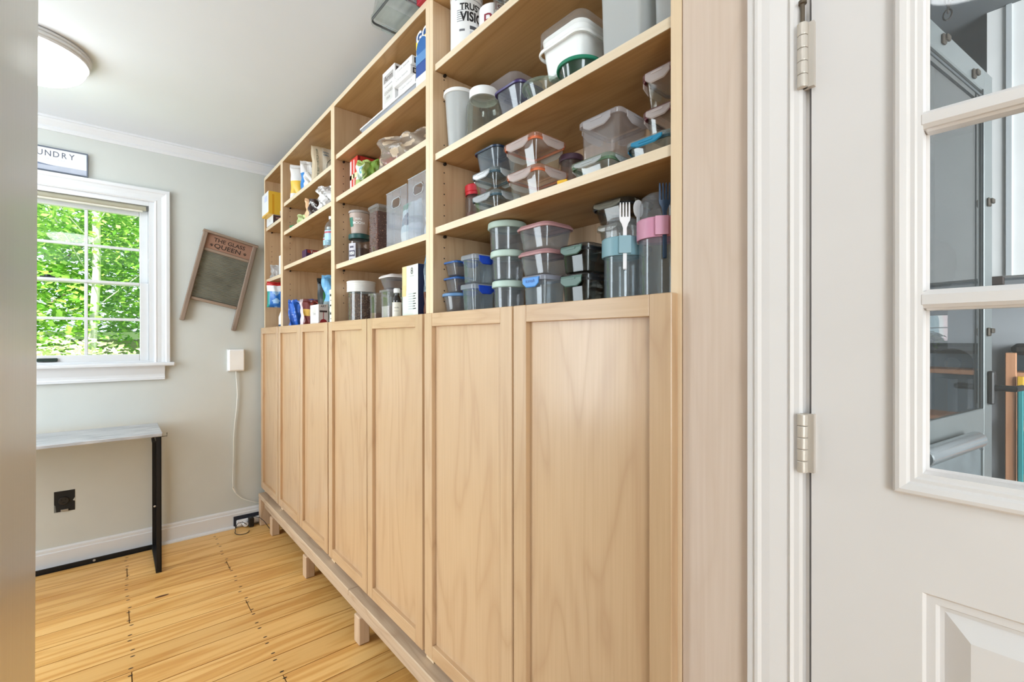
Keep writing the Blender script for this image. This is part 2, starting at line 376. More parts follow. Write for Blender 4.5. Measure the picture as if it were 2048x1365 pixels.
g = G(); g.box(-.99, -.935, .03, .05, 1.456, 1.464, mat('3A3F40', .4, .7), .002); g.lathe([(0, 0), (.012, 0), (.012, .008), (0, .010)], mat('3A3F40', .4, .7), (-.962, .04, 1.463), 14); g.build('sash_lock', lo)
g = G(); g.box(-1.62, -.452, -.045, .02, .999, 1.019, TRIM, .005); g.build('stool', win)
pr = [(0, .999), (.022, .999), (.020, .985), (.012, .955), (.013, .94), (.016, .936), (.016, .924), (0, .922)]
g = G(); n = len(pr); A = [(-1.578, -a, b) for a, b in pr]; B = [(-.497, -a, b) for a, b in pr]
g.add(A+B, [(k, k+1, n+k+1, n+k) for k in range(n-1)]+[tuple(range(n)), tuple(range(2*n-1, n-1, -1))], TRIM); g.build('apron', win)
sh = thing('roller_shade', 'rolled up pale grey roller shade under the window head casing', 'window shade', (-1.04, YF+.022, 1.868))
G().lathe([(0, -.464), (.0135, -.464), (.0135, .464), (0, .464)], mat('A9A592', .7), axis=0, n=24).build('rolled_fabric', sh)
G().box(.464, .474, -.012, .012, -.012, .014, mat('5C5C58', .5), .002).build('bracket', sh); G().box(-.474, -.464, -.012, .012, -.012, .014, mat('5C5C58', .5), .002).build('bracket', sh)
G().box(-.45, .45, -.004, .004, -.022, -.010, mat('D8D5C9', .6), .002).build('hem_bar', sh)

# ------------------------------------------------------------------ white glazed door on the right
dr = struct_root('door_1', (0, 0, 0))
DY1, DY0 = .207, -.60; GY1, GY0, GZ0, GZ1 = .093, -.486, .985, 1.813
g = G(); T0, T1 = .004, .044
g.box(T0, T1, GY1, DY1-.002, .012, 2.04, DOORW); g.box(T0, T1, DY0, GY0, .012, 2.04, DOORW)
g.box(T0, T1, GY0, GY1, GZ1, 2.04, DOORW); g.box(T0, T1, GY0, GY1, .8480, GZ0, DOORW)
pz1, pz0 = .848, .20
g.box(T0, T1, GY0, GY1, .012, pz0, DOORW); g.box(T0, T1, -.214, -.173, pz0, .848, DOORW)
for (a, b) in ((-.173, GY1), (GY0, -.214)):
    yc, zc, hy, hz = (a+b)/2, (pz0+pz1)/2, (b-a)/2, (pz1-pz0)/2
    g.frame(lambda u, v, d, yc=yc, zc=zc: (T0-d, yc-u, zc+v), hy, hz, [(0, 0), (-.003, -.004), (-.011, -.004), (-.014, -.010), (-.018, -.010), (-.036, -.001), (-.040, .001)], DOORW, DOORW)
leaf = g.build('door_leaf', dr)
yc, zc, hy, hz = (GY0+GY1)/2, (GZ0+GZ1)/2, (GY1-GY0)/2, (GZ1-GZ0)/2
g = G(); g.frame(lambda u, v, d: (T0-d, yc-u, zc+v), hy, hz, [(.0255, 0), (.0255, .007), (.023, .010), (.019, .011), (.013, .009), (.010, .006), (.006, .006), (.004, .004), (-.0006, .003), (-.0006, -.0195), (-.004, -.0195)], DOORW)
g.build('glazing_moulding', leaf)
g = G()
for i in (1, 2, 3):
    z = 1.186+(i-1)*.207
    g.box(T0-.004, T0+.026, GY0, GY1+.004, z-.0095, z+.0095, DOORW, .004); g.box(T0+.004, T0+.026, GY0, GY1, z-.012, z+.012, DOORW, .003)
for i in (1, 2):
    y = GY1-.193*i; g.box(T0-.004, T0+.026, y-.0095, y+.0095, GZ0, GZ1, DOORW, .004)
g.build('muntin_grid', leaf)
G().box(T0+.020, T0+.024, GY0+.001, GY1-.001, GZ0+.001, GZ1-.001, clear('F2F5F4', .015, .02, edge=.1)).build('glass_pane', leaf)
HM = mat('CFC6BB', .4, .35, bump=.1)
for hz_, hh, pin in ((1.52, .086, True), (1.002, .078, False), (.22, .08, False)):
    h = G(); n = 5
    for i in range(n):
        za = hz_-hh/2+i*hh/n; h.lathe([(0, za), (.0062, za), (.0064, za+.001), (.0064, za+hh/n-.0012), (.0060, za+hh/n-.0006), (0, za+hh/n-.0006)], HM, (-.006, .2125, 0), 14)
    h.box(-.0035, .0045, .200, .2125, hz_-hh/2, hz_+hh/2, HM); h.box(-.0035, .004, .2125, .224, hz_-hh/2, hz_+hh/2, HM)
    if pin:
        h.lathe([(.0028, 1.56), (.0028, 1.588), (.005, 1.589), (.005, 1.593), (0, 1.594)], mat('6A5E50', .5, .7), (-.006, .2125, 0), 12)
    h.build('hinge', leaf, label='beige painted butt hinge')
# casing round the door, profile in plan
cp = [(.2135, .02), (.2135, -.002), (.217, -.004), (.223, -.005), (.2265, -.009), (.230, -.005), (.235, -.006), (.252, -.010), (.262, -.011), (.2655, -.016), (.2695, -.016), (.272, -.013), (.2805, -.013), (.2805, .02)]
g = G(); n = len(cp)
A = [(x, y, 0) for y, x in cp]; B = [(x, y, 2.11) for y, x in cp]
g.add(A+B, [(k, k+1, n+k+1, n+k) for k in range(n-1)]+[tuple(range(n, 2*n))], DOORW)
g.box(-.011, .012, -.68, .2135, 2.045, 2.11, DOORW, .003); g.box(-.011, .012, -.68, -.61, 0, 2.045, DOORW, .003)
struct(g, 'trim_3')
struct(G().box(.046, .14, .2085, .222, 0, 2.05, DOORW).box(.012, .046, .2095, .222, 0, 2.05, DOORW).box(.012, .14, -.63, -.602, 0, 2.05, DOORW).box(.012, .14, -.602, .2085, 2.042, 2.05, DOORW), 'trim_4')

# ------------------------------------------------------------------ bookcases
BLK = mat('15130F', .6)
def shelf_pin_holes(g, y, sgn, x, z0, z1, step=.032):
    z = z0
    while z < z1:
        pts = [(x+.0022*math.cos(t*PI/5), y+sgn*.0003, z+.0022*math.sin(t*PI/5)) for t in range(10)]
        g.add(pts, [tuple(range(10))], BLK); z += step
def bookcase(label, ya, yb, shelves, n_doors, hole_runs):
    W = yb-ya; b = thing('bookcase', label, 'bookcase', (0, ya, 0), 'maple bookcases along the wall')
    T = .020
    for i, (s0, s1) in enumerate(((.0005, T), (W-T, W-.0005))):
        g = G(); g.box(.001, .28, s0, s1, ZB, ZTOP, WV); g.box(-.0005, .001, s0, s1, ZB, ZTOP, WEV)
        if i == 1:
            for (za, zb) in hole_runs: shelf_pin_holes(g, s0, -1, .038, za, zb); shelf_pin_holes(g, s0, -1, .24, za, zb)
        g.build('side_panel', b)
    G().box(.001, .28, T, W-T, ZTOP-.02, ZTOP, WD).box(-.0005, .001, T, W-T, ZTOP-.02, ZTOP, WE).build('top_panel', b)
    G().box(.272, .279, T, W-T, ZB+.04, ZTOP-.02, WV).build('back_panel', b)
    G().box(.003, .272, T, W-T, 1.183, 1.203, WD).box(.0015, .003, T, W-T, 1.183, 1.203, WE).build('shelf', b)
    for z in shelves:
        o = G().box(.0085, .270, T+.0008, W-T-.0008, z-.019, z, WD).box(.0065, .0085, T+.0008, W-T-.0008, z-.019, z, WE).build('shelf', b)
        for yy in (T+.001, W-T-.001):
            s_ = 1 if yy < W/2 else -1
            G().lathe([(0, 0), (.0045, 0), (.0045, s_*.007), (0, s_*.008)], mat('2A241E', .4, .5), (.038, yy, z-.0235), 10, axis=1).build('shelf_pin', o)
    G().box(.003, .272, T, W-T, ZB+.03, ZB+.05, WD).build('bottom_panel', b)
    G().box(.03, .045, T, W-T, ZB, ZB+.03, WH).build('toe_kick', b)
    dw = W/n_doors if n_doors > 1 else W
    for i in range(n_doors):
        da, db = i*dw+(.0065 if i == 0 else .003), (i+1)*dw-(.0065 if i == n_doors-1 else .003)
        z0, z1 = .2266, 1.2172; sw, rl, rb = .0415, .0375, .041; X0, X1 = -.022, -.0015
        g = G()
        g.box(X0, X1, da, da+sw, z0, z1, WV, .0012); g.box(X0, X1, db-sw, db, z0, z1, WV, .0012)
        g.box(X0+.0004, X1, da+sw+.0004, db-sw-.0004, z1-rl, z1-.0002, WH, .001); g.box(X0+.0004, X1, da+sw+.0004, db-sw-.0004, z0+.0002, z0+rb, WH, .001)
        g.box(X0+.0125, X1-.003, da+sw-.004, db-sw+.004, z0+rb-.004, z1-rl+.004, WV)
        d = g.build('door', b)
        if i == 0: pass
    return b
SH1, SH2, SH3, SH4 = (1.948, 1.686, 1.470), (1.928, 1.747, 1.462), (1.904, 1.744, 1.552), (1.838, 1.518)
bookcase('maple bookcase nearest the white door, holding food containers', Y0, Y0+.8, SH1, 2, ((1.255, 1.44), (1.51, 1.66), (1.72, 1.75), (1.85, 1.92)))
bookcase('maple bookcase second from the white door, clear canisters on its shelves', Y0+.8, Y0+1.6, SH2, 2, ((1.30, 1.43), (1.52, 1.72), (1.78, 1.90)))
bookcase('maple bookcase with tortilla and baking bags, third from the white door', Y0+1.6, Y0+2.4, SH3, 2, ((1.36, 1.46), (1.59, 1.72), (1.77, 1.88)))
bookcase('narrow single-door maple bookcase at the far corner', Y0+2.4, Y0+2.8, SH4, 1, ((1.36, 1.48), (1.60, 1.76)))
# raw timber base on legs
b = thing('plinth', 'raw timber base on stubby legs carrying the bookcases', 'base frame', (0, 1.9, 0))
L0, L1 = Y0-1.9, Y0+2.8-1.9
G().box(-.036, .262, L0, L0+1.34, .166, .191, RAWH, .003).box(-.036, .262, L0+1.342, L1, .166, .191, RAWH, .003).build('deck_board', b)
G().box(-.012, .026, L0, L1-.006, .104, .1655, RAWH, .004).build('front_rail', b)
G().box(.215, .255, L0, L1, .104, .1655, RAWH, .004).build('back_rail', b)
for (lx, ly) in ((-.020, 2.93), (-.020, 2.30), (-.020, 1.665), (-.020, 1.03), (-.020, .45), (.215, 2.93), (.215, 2.30), (.215, 1.665), (.215, 1.03)):
    G().box(lx, lx+.042, ly-1.9, ly-1.9+.048, .0008, .1035, RAWV, .003).build('leg', b)
G().box(-.034, .255, 3.142-1.9, L1, .0008, .165, RAWV, .003).build('end_board', b)
o = G().box(0, .02, .2822, Y0-.0005, .001, ZC-.002, WF, .001).build('filler_panel', None)
tag(o, 'tall pale wooden filler panel between the bookcases and the white door casing', 'panel')

# ------------------------------------------------------------------ refrigerator at the left edge
def steel():
    mt, nt, b, out = mk('brushed_steel'); n = nt.nodes; L = nt.links
    tc = n.new('ShaderNodeTexCoord'); mp = n.new('ShaderNodeMapping'); mp.inputs['Scale'].default_value = (60, 300, 3); L.new(tc.outputs['Object'], mp.inputs[0])
    no = n.new('ShaderNodeTexNoise'); no.inputs['Scale'].default_value = 1; no.inputs['Detail'].default_value = 3; L.new(mp.outputs[0], no.inputs[0])
    r = n.new('ShaderNodeValToRGB'); r.color_ramp.elements[0].color = (.62, .62, .61, 1); r.color_ramp.elements[1].color = (.74, .74, .72, 1); L.new(no.outputs['Fac'], r.inputs[0])
    L.new(r.outputs[0], b.inputs['Base Color']); b.inputs['Metallic'].default_value = 1; b.inputs['Roughness'].default_value = .33
    bp = n.new('ShaderNodeBump'); bp.inputs['Strength'].default_value = .05; bp.inputs['Distance'].default_value = .001; L.new(no.outputs['Fac'], bp.inputs['Height']); L.new(bp.outputs[0], b.inputs['Normal'])
    return mt
STEEL = steel(); DGREY = mat('3B3C3D', .5)
fr = thing('refrigerator', 'brushed stainless steel refrigerator at the left edge', 'refrigerator', (-.802, .66, 0))
G().rloft([(.03, 0), (1.80, 0)], .335, .385, .01, DGREY, c=(-.42, -.005)).build('body', fr)
G().rloft([(.45, -.004), (.454, 0), (1.796, 0), (1.80, -.004)], .029, .381, .014, STEEL, c=(-.0291, -.001), n=5, smooth=True).build('door', fr)
G().rloft([(.06, -.004), (.064, 0), (.440, 0), (.444, -.004)], .029, .381, .014, STEEL, c=(-.0291, -.001), n=5, smooth=True).build('freezer_drawer', fr)
for (x, y) in ((-.12, -.34), (-.12, .34), (-.7, -.34), (-.7, .34)):
    G().lathe([(0, 0), (.02, 0), (.02, .03), (0, .03)], DGREY, (x, y, .0005), 14).build('foot', fr)
fr.rotation_euler = (0, math.radians(.30), 0)

# ------------------------------------------------------------------ ceiling lamps
def ceiling_light(x, y, label, power):
    t = thing('ceiling_light', label, 'ceiling light', (x, y, ZC-.0005))
    G().lathe([(0, 0), (.188, 0), (.192, -.004), (.192, -.011), (.187, -.013), (.190, -.017), (.190, -.024), (.184, -.027), (.186, -.031), (.184, -.036), (.176, -.038), (0, -.038)], mat('E2E2E2', .35), n=64).build('trim_ring', t)
    em = bpy.data.materials.new('lamp_glow'); em.use_nodes = True; nt = em.node_tree; nt.nodes.remove(nt.nodes['Principled BSDF'])
    e = nt.nodes.new('ShaderNodeEmission'); e.inputs[0].default_value = (.93, .97, 1.0, 1); e.inputs[1].default_value = power
    nt.links.new(e.outputs[0], nt.nodes['Material Output'].inputs[0])
    G().lathe([(.178, -.037), (.176, -.052), (.166, -.070), (.145, -.087), (.11, -.102), (.06, -.112), (0, -.115)], em, n=64).build('glass_dome', t)
    return t
ceiling_light(-.965, 2.48, 'round white flush ceiling light glowing near the window', 9.0)
ceiling_light(-1.05, .1, 'added round white flush ceiling light, out of view by the refrigerator', 9.0)  # second lamp, unseen, added to brighten the room

# ------------------------------------------------------------------ console table under the window
TX, TY = -.96, 3.01
t = thing('console_table', 'narrow console table with grey marbled top and black metal legs', 'table', (TX, TY, 0))
def marble():
    mt, nt, b, out = mk('grey_marbled_laminate'); n = nt.nodes; L = nt.links
    tc = n.new('ShaderNodeTexCoord'); mp = n.new('ShaderNodeMapping'); mp.inputs['Scale'].default_value = (4, 14, 14); L.new(tc.outputs['Object'], mp.inputs[0])
    no = n.new('ShaderNodeTexNoise'); no.inputs['Scale'].default_value = 1.5; no.inputs['Detail'].default_value = 7; no.inputs['Distortion'].default_value = 1.4; L.new(mp.outputs[0], no.inputs[0])
    r = n.new('ShaderNodeValToRGB'); e = r.color_ramp.elements; e[0].position = .32; e[1].position = .7; e[0].color = (*hx('A2A4A8'), 1); e[1].color = (*hx('C8C9CB'), 1); L.new(no.outputs['Fac'], r.inputs[0])
    L.new(r.outputs[0], b.inputs['Base Color']); b.inputs['Roughness'].default_value = .4; return mt
BM = mat('16171A', .45, .3)
G().box(-.41, .430, -.180, .185, .668, .686, marble(), .003).build('tabletop', t)
def angle_leg(x, y, sx, sy):
    g = G(); g.box(min(x, x+sx*.020), max(x, x+sx*.020), min(y, y+sy*.003), max(y, y+sy*.003), .001, .667, BM)
    g.box(min(x, x+sx*.003), max(x, x+sx*.003), min(y, y+sy*.020), max(y, y+sy*.020), .001, .667, BM); g.build('leg', t)
for x, sx in ((.425, -1), (-.405, 1)):
    for y, sy in ((-.175, 1), (.180, -1)): angle_leg(x, y, sx, sy)
for x in (.404, -.403):
    G().box(x-.0015, x+.0175, -.172, .178, .001, .021, BM).build('floor_rail', t); G().box(x, x+.003, -.172, .178, .64, .667, BM).build('side_rail', t)
G().box(-.385, .404, .170, .178, .001, .024, BM).box(-.385, .404, .165, .178, .001, .003, BM).build('back_rail', t)
for (x, y, z) in ((.170, .1695, .013), (-.17, .1695, .013)):
    G().lathe([(0, -.0035), (.005, -.002), (.006, 0)], mat('C9C9C9', .3, .9), (x, y, z), 12, axis=1).build('screw', t)
G().lathe([(0, -.004), (.005, -.002), (.006, 0)], mat('C9C9C9', .3, .9), (.415, .158, .235), 12, axis=1).build('screw', t)
G().tube([(.428, -.10, .655), (.452, -.10, .655), (.452, -.10, .672)], .0016, BM).tube([(.404, -.172, .645), (.39, -.172, .645), (.388, -.172, .665)], .003, BM).build('wire_hook', t)

# ------------------------------------------------------------------ washboard hung askew on the back wall
wb = thing('washboard', 'old wooden washboard with ribbed glass, hung askew on the wall', 'washboard', (-.174, YF-.004, 1.759))
wb.rotation_euler = (0, math.radians(12.6), 0)
def wbox(g, x0, x1, z0, z1, y0, y1, m, bev=.002): g.box(x0, x1, -y1, -y0, z0, z1, m, bev)
for sx in (-1, 1):
    g = G(); xa = .119*sx; wbox(g, min(xa, xa+.023*sx), max(xa, xa+.023*sx), -.545, -.004, 0, .030, OLD, .003); g.build('leg', wb)
g = G(); wbox(g, -.146, .146, -.014, 0, -.001, .036, OLDH, .003); g.build('top_bar', wb)
g = G(); wbox(g, -.1195, .1195, -.101, -.0145, .008, .016, mat('9A7460', .75, vary=.12), .001)
INK = mat('3A2A22', .8)
def wt(s_, size, x, z, **k): g.text(s_, size, lambda a, b_: (x+a, -.0164, z+b_), INK, .018, **k)
wt('THE GLASS', .032, 0, -.042, sx=1.05); wt('QUEEN', .036, -.004, -.076, sx=1.2)
wt('*', .04, -.088, -.084); wt('*', .04, .088, -.084)
g.build('header_board', wb)
g = G(); wbox(g, -.119, .119, -.118, -.1015, .0, .020, OLDH, .002); g.build('cross_bar', wb)
g = G(); wbox(g, -.119, .119, -.415, -.399, .0, .022, OLDH, .002); g.build('cross_bar', wb)
g = G(); RG = mat('7F7E72', .28, .15, bump=.25, bscale=40, vary=.22); N = 150
rings = [[(-.119, -(.011+.0028*math.sin(i*1.25)), -.1185-.280*i/N), (.119, -(.011+.0028*math.sin(i*1.25)), -.1185-.280*i/N)] for i in range(N+1)]
vs = [p for r_ in rings for p in r_]; g.add(vs, [(2*i, 2*i+1, 2*i+3, 2*i+2) for i in range(N)], RG, True)
g.box(-.119, .119, -.006, -.004, -.3985, -.1185, RG); g.build('ribbed_glass_panel', wb)

# ------------------------------------------------------------------ laundry sign over the window
sg = thing('framed_sign', 'framed white laundry sign leaning on the window head casing', 'sign', (-.9565, YF-.001, 1.977))
g = G(); SF = mat('5E6676', .5)
g.frame(lambda u, v, d: (u, -d, .061+v), .1455, .0595, [(0, 0), (0, .014), (-.005, .014), (-.005, .008)], SF); g.build('frame', sg)
g = G(); SW = mat('E9EBEF', .5); g.box(-.141, .141, -.008, -.001, .0065, .1155, SW)
st = lambda z, dx=0: (lambda a, b_: (dx+a, -.0085, z+b_))
SI = mat('5A6070', .6); SI2 = mat('C4C8D2', .6)
for k, c_ in enumerate('LAUNDRY'): g.text(c_, .040, st(.088, (k-3)*.0285), SI, .004, sx=.85)
g.text('wash  .  dry  .  fold', .012, st(.063, 0), SI2, 0, sx=1.3); 
g.add([(-.141, -.0084, .0075), (.141, -.0084, .0075), (.141, -.0084, .034), (-.141, -.0084, .034)], [(0, 1, 2, 3)], mat('B9BFCE', .6, vary=.15)); g.add([(-.141, -.0085, .03), (.03, -.0085, .03), (-.04, -.0085, .040), (-.141, -.0085, .044)], [(0, 1, 2, 3)], mat('79839A', .6)); g.build('print', sg)

# ------------------------------------------------------------------ wall box, flat white cable, outlet, power strip
wbx = thing('wall_box', 'square white plastic box on the wall below the washboard', 'junction box', (-.150, YF-.0005, 1.019))
g = G(); g.box(-.0435, .0435, -.030, 0, -.065, .065, mat('F1F1F0', .4), .007); g.build('cover', wbx)
G().box(-.047, .047, -.006, 0, -.068, .068, mat('E0E0DE', .5), .002).build('back_plate', wbx)
CW = mat('ECECE8', .45)
g = G(); pts = [(-.1515, .955), (-.151, .93), (-.147, .88), (-.144, .81), (-.148, .73), (-.158, .64), (-.165, .54), (-.166, .42), (-.170, .30), (-.168, .245), (-.150, .205), (-.122, .172), (-.09, .152), (-.05, .132), (-.01, .117), (.04, .112)]
sm = []
for i in range(len(pts)-1):
    for k in range(4): q = k/4; sm.append((pts[i][0]*(1-q)+pts[i+1][0]*q, YF-.0125-.001*math.sin(i+q), pts[i][1]*(1-q)+pts[i+1][1]*q))
n1 = 40; g.tube(sm[:n1], .004, CW, 8, flat=(.0022, .0045)); g.tube(sm[n1-1:], .0022, CW, 8)
tag(g.build('flat_cable'), 'flat white cable running down from the white wall box', 'cable')
ou = thing('wall_outlet', 'uncovered black outlet in a ragged wall cutout under the table', 'outlet', (-.901, YF, .331))
g = G(); OB = mat('121110', .7); g.box(-.038, .038, -.0012, -.0002, -.052, .052, OB)
g.add([(.038, -.0016, .012), (.030, -.0016, -.002), (.038, -.0016, -.006)], [(0, 1, 2)], WALL); g.add([(-.038, -.0016, -.052), (-.030, -.0016, -.052), (-.033, -.0016, -.018), (-.038, -.0016, -.012)], [(0, 1, 2, 3)], mat('6F7270', .6)); g.build('wall_cutout', ou)
g = G(); g.lathe([(0, -.008), (.018, -.008), (.020, -.006), (.020, 0)], mat('1F1C1A', .5), (-.003, 0, .002), 24, axis=1)
for a, b_, w_, h_ in ((-.010, .004, .0022, .009), (.004, .006, .0022, .009), (-.003, -.008, .006, .004)): g.box(a-w_, a+w_, -.0088, -.0079, b_, b_+h_, mat('050505', .6))
g.build('receptacle', ou); G().box(-.014, .014, -.009, -.001, -.050, -.040, mat('A9A9A6', .4, .7), .001).build('metal_strap', ou)
ps = thing('power_strip', 'white power strip on a black backing along the baseboard', 'power strip', (0, YF-.0145, 0))
g = G(); NV = mat('1C2230', .5); g.box(-.155, .27, -.004, 0, .016, .070, NV, .001); g.box(-.166, -.152, -.008, 0, .0, .070, NV, .001); g.build('backing_channel', ps)
g = G(); PS_ = mat('EDEDEF', .4); g.box(-.152, .27, -.022, -.004, .012, .048, PS_, .004)
for i in range(6):
    x = -.128+i*.062
    for dx, dz in ((-.006, .004), (.006, .004), (0, -.007)): g.box(x+dx-.0012, x+dx+.0012, -.0226, -.0218, .028+dz-.003, .028+dz+.003, BLK)
g.build('socket_strip', ps)
pl = thing('plug_adapter', 'round white plug pushed into the power strip', 'plug', (-.108, YF-.037, .022))
G().lathe([(0, -.022), (.012, -.022), (.015, -.018), (.0155, 0), (0, 0)], PS_, n=24, axis=1).build('plug_body', pl)
ch = thing('black_charger', 'black power adapter block plugged in beside the white plug', 'charger', (-.078, YF-.0372, .003))
G().box(-.016, .012, -.036, 0, 0, .056, mat('0F0F11', .4), .004).build('adapter_body', ch)
g = G(); CB = mat('101012', .45)
def loop(cx, cy, rx, ry, n=26, a0=0, a1=2*PI, z=.0035): return [(cx+rx*math.cos(a0+(a1-a0)*k/n), cy+ry*math.sin(a0+(a1-a0)*k/n), z) for k in range(n+1)]
g.tube([(-.105, YF-.062, .022), (-.125, YF-.060, .042), (-.150, YF-.056, .040), (-.166, YF-.062, .012)]+loop(-.138, YF-.11, .036, .048, a0=2.5, a1=6.1), .0018, CB, 7)
tag(g.build('thin_cord'), 'thin black cord looping on the floor from the white plug', 'cord')
g = G(); g.tube([(-.078, YF-.055, .06), (-.062, YF-.075, .064), (-.04, YF-.09, .056), (-.02, YF-.12, .036), (-.008, YF-.17, .012), (.0, YF-.21, .003), (.012, YF-.24, .003)], .0018, CB, 7)
tag(g.build('thin_cord'), 'thin black cord arching from the charger toward the bookcase foot', 'cord')

# ------------------------------------------------------------------ builders for the things on the shelves
def dims(x0, x1, y0, y1): return ((x0+x1)/2, (y0+y1)/2), (x1-x0)/2, (y1-y0)/2
CLR = clear('F6F8F8', .12, .03, 'F4F6F6'); GLS = clear('EEF4EF', .015, .02, edge=.5); FROST = clear('ECEEEE', .72, .25, 'EDEFEE')
SILV = mat('C9CCCE', .25, .9)
def shell(g, hx_, hy_, r, z0, z1, m, taper=.006, th=.0018, foot=.004, n=5):
    """thin-walled open box with rounded corners"""
    g.rloft([(z0, -taper-foot), (z0+foot, -taper), (z1, 0), (z1, -th), (z0+foot+.002, -taper-th), (z0+.0025, -taper-foot-th)], hx_, hy_, r, m, n=n, smooth=True)
def clip_box(label, x0, x1, y0, y1, z0, z1, body, lid, clipm, seal=None, r=.016, name='food_container', cat='food container', group=None, clips=(1, 1, 1, 1), lidh=.012, taper=.006, text=None, contents=None, rz=0):
    (cx, cy), hx_, hy_ = dims(x0, x1, y0, y1); h = z1-z0; z0l = .0004
    t = thing(name, label, cat, (cx, cy, z0), group, rz)
    g = G(); shell(g, hx_-.004, hy_-.004, r, z0l, h-lidh*.6, body, taper); g.build('container_body', t)
    g = G(); zl = h-lidh
    g.rloft([(zl, -.002), (zl, .0), (h-.004, 0), (h-.0012, -.002), (h-.0004, -.006), (h-.0004, -.012), (h-.003, -.015)], hx_, hy_, r, lid, n=6, smooth=True, cap0=False)
    lo_ = g.build('lid', t)
    if seal: G().rloft([(zl-.0035, -.0052), (zl-.0035, -.003), (zl+.003, -.003), (zl+.003, -.0052)], hx_, hy_, r, seal, n=6, cap0=False, cap1=False).build('seal', lo_)
    drop = max(.016, min(.026, h*.36))
    def clip(ax, s):
        L_ = (hy_ if ax == 0 else hx_)*.62; g = G(); f = (hx_ if ax == 0 else hy_)*s
        P = [(0.0, h-.0045), (.0030, h-.006), (.0042, h-.010), (.0042, h-drop), (.0024, h-drop-.002), (.0016, h-drop), (.0020, h-.012), (0, h-.010)]
        K = 9; rows = []
        for i in range(K+1):
            q = -1+2*i/K; sc_ = 1-.30*max(0, abs(q)-.6)/.4
            rows.append([((f+s*a, q*L_, (h-(h-z)*(sc_ if z < h-.011 else 1))) if ax == 0 else (q*L_, f+s*a, (h-(h-z)*(sc_ if z < h-.011 else 1)))) for a, z in P])
        n = len(P)
        for a, b_ in zip(rows[:-1], rows[1:]): g.add(a+b_, [(k, (k+1) % n, n+(k+1) % n, n+k) for k in range(n)], clipm, False)
        g.add(rows[0], [tuple(range(n))], clipm); g.add(rows[-1], [tuple(range(n))], clipm)
        zz = h-.0095; rib = (f+s*.0043)
        if ax == 0: g.box(min(rib, rib+s*.001), max(rib, rib+s*.001), -L_*.45, L_*.45, zz-.003, zz, clipm)
        else: g.box(-L_*.45, L_*.45, min(rib, rib+s*.001), max(rib, rib+s*.001), zz-.003, zz, clipm)
        if text and ax == 0 and s < 0: g.text(text, .011, lambda a, b_: (f-.0046, -a, h-.014+b_), mat('20488C', .4), .01)
        g.build('clip', lo_)
    for ok, (ax, s) in zip(clips, ((0, -1), (1, -1), (0, 1), (1, 1))):
        if ok: clip(ax, s)
    if contents: contents(t, hx_, hy_, h)
    return t
def snap_box(label, x0, x1, y0, y1, z0, z1, body, lid, r=.018, lidh=.010, taper=.008, group=None, name='food_container', cat='food container', dome=.004, rim=.003, rz=0):
    (cx, cy), hx_, hy_ = dims(x0, x1, y0, y1); h = z1-z0
    t = thing(name, label, cat, (cx, cy, z0), group, rz)
    g = G(); shell(g, hx_-rim, hy_-rim, r, .0004, h-lidh*.8, body, taper); g.build('container_body', t)
    g = G(); zl = h-lidh
    g.rloft([(zl-.002, -rim-.001), (zl-.002, 0), (zl+.002, .0012), (zl+.003, 0), (h-dome-.002, -.004), (h-dome, -.006), (h-dome, -.010), (h-.001, -.014), (h-.0004, -.018)], hx_, hy_, r, lid, n=6, smooth=True, cap0=False)
    g.build('lid', t); return t
def tub(label, cx, cy, r, z0, z1, body, lid, taper=.85, lidh=.012, group=None, name='food_container', cat='food container', fill=None, lidname='lid', rim=.0015, edge=.0015):
    h = z1-z0; t = thing(name, label, cat, (cx, cy, z0), group); rb = r-.003
    G().lathe([(0, .0005), (rb*taper-.004, .0005), (rb*taper, .004), (rb, h-lidh*.7), (rb-.0015, h-lidh*.7), (rb*taper-.0015, .006), (0, .004)], body).build('container_body', t)
    G().lathe([(rb-.001, h-lidh), (r, h-lidh), (r+edge, h-lidh+.002), (r+edge*.5, h-.003), (r-.002, h-.0008), (r-.006, h-.0006), (r-.009, h-.003), (0, h-.003)], lid).build(lidname, t)
    if fill: G().lathe([(0, .0065), (rb*taper-.003, .0065), (rb*(taper+(1-taper)*fill[1])-.003, h*fill[1]), (0, h*fill[1]+.003)], fill[0]).build('contents', t)
    return t
def carton(name, label, cat, x0, x1, y0, y1, z0, z1, m, deco=None, group=None, rz=0, bev=.0012):
    (cx, cy), hx_, hy_ = dims(x0, x1, y0, y1); h = z1-z0
    t = thing(name, label, cat, (cx, cy, z0), group, rz); g = G(); g.box(-hx_, hx_, -hy_, hy_, .0004, h, m, bev)
    def F(face, dz=.0003):      # maps (u right, v up) on a face to space; u, v run -1..1
        if face == 'x': return lambda u, v: (-hx_-dz, -u*hy_, (v+1)/2*(h-.0012)+.0006)
        if face == 'y': return lambda u, v: (u*hx_, -hy_-dz, (v+1)/2*(h-.0012)+.0006)
    def patch(face, u0, u1, v0, v1, mm, dz=.0003):
        f = F(face, dz); g.add([f(u0, v0), f(u1, v0), f(u1, v1), f(u0, v1)], [(0, 1, 2, 3)], mm)
    def word(face, s_, size, u, v, mm, bold=.015, sx=1.0, rot=0, dz=.0006):
        hw = (hy_ if face == 'x' else hx_); f = F(face, dz); cr, sr = math.cos(rot), math.sin(rot)
        g.text(s_, size, lambda a, b_: f(u+(a*cr-b_*sr)/hw, v+2*(a*sr+b_*cr)/h), mm, bold, sx=sx)
    def disc(face, u, v, ra, mm, dz=.0004, n=24):
        hw = (hy_ if face == 'x' else hx_); f = F(face, dz)
        g.add([f(u+ra*math.cos(2*PI*k/n)/hw, v+2*ra*math.sin(2*PI*k/n)/h) for k in range(n)], [tuple(range(n))], mm)
    if deco: deco(patch, word, disc)
    g.build('box_body', t); return t
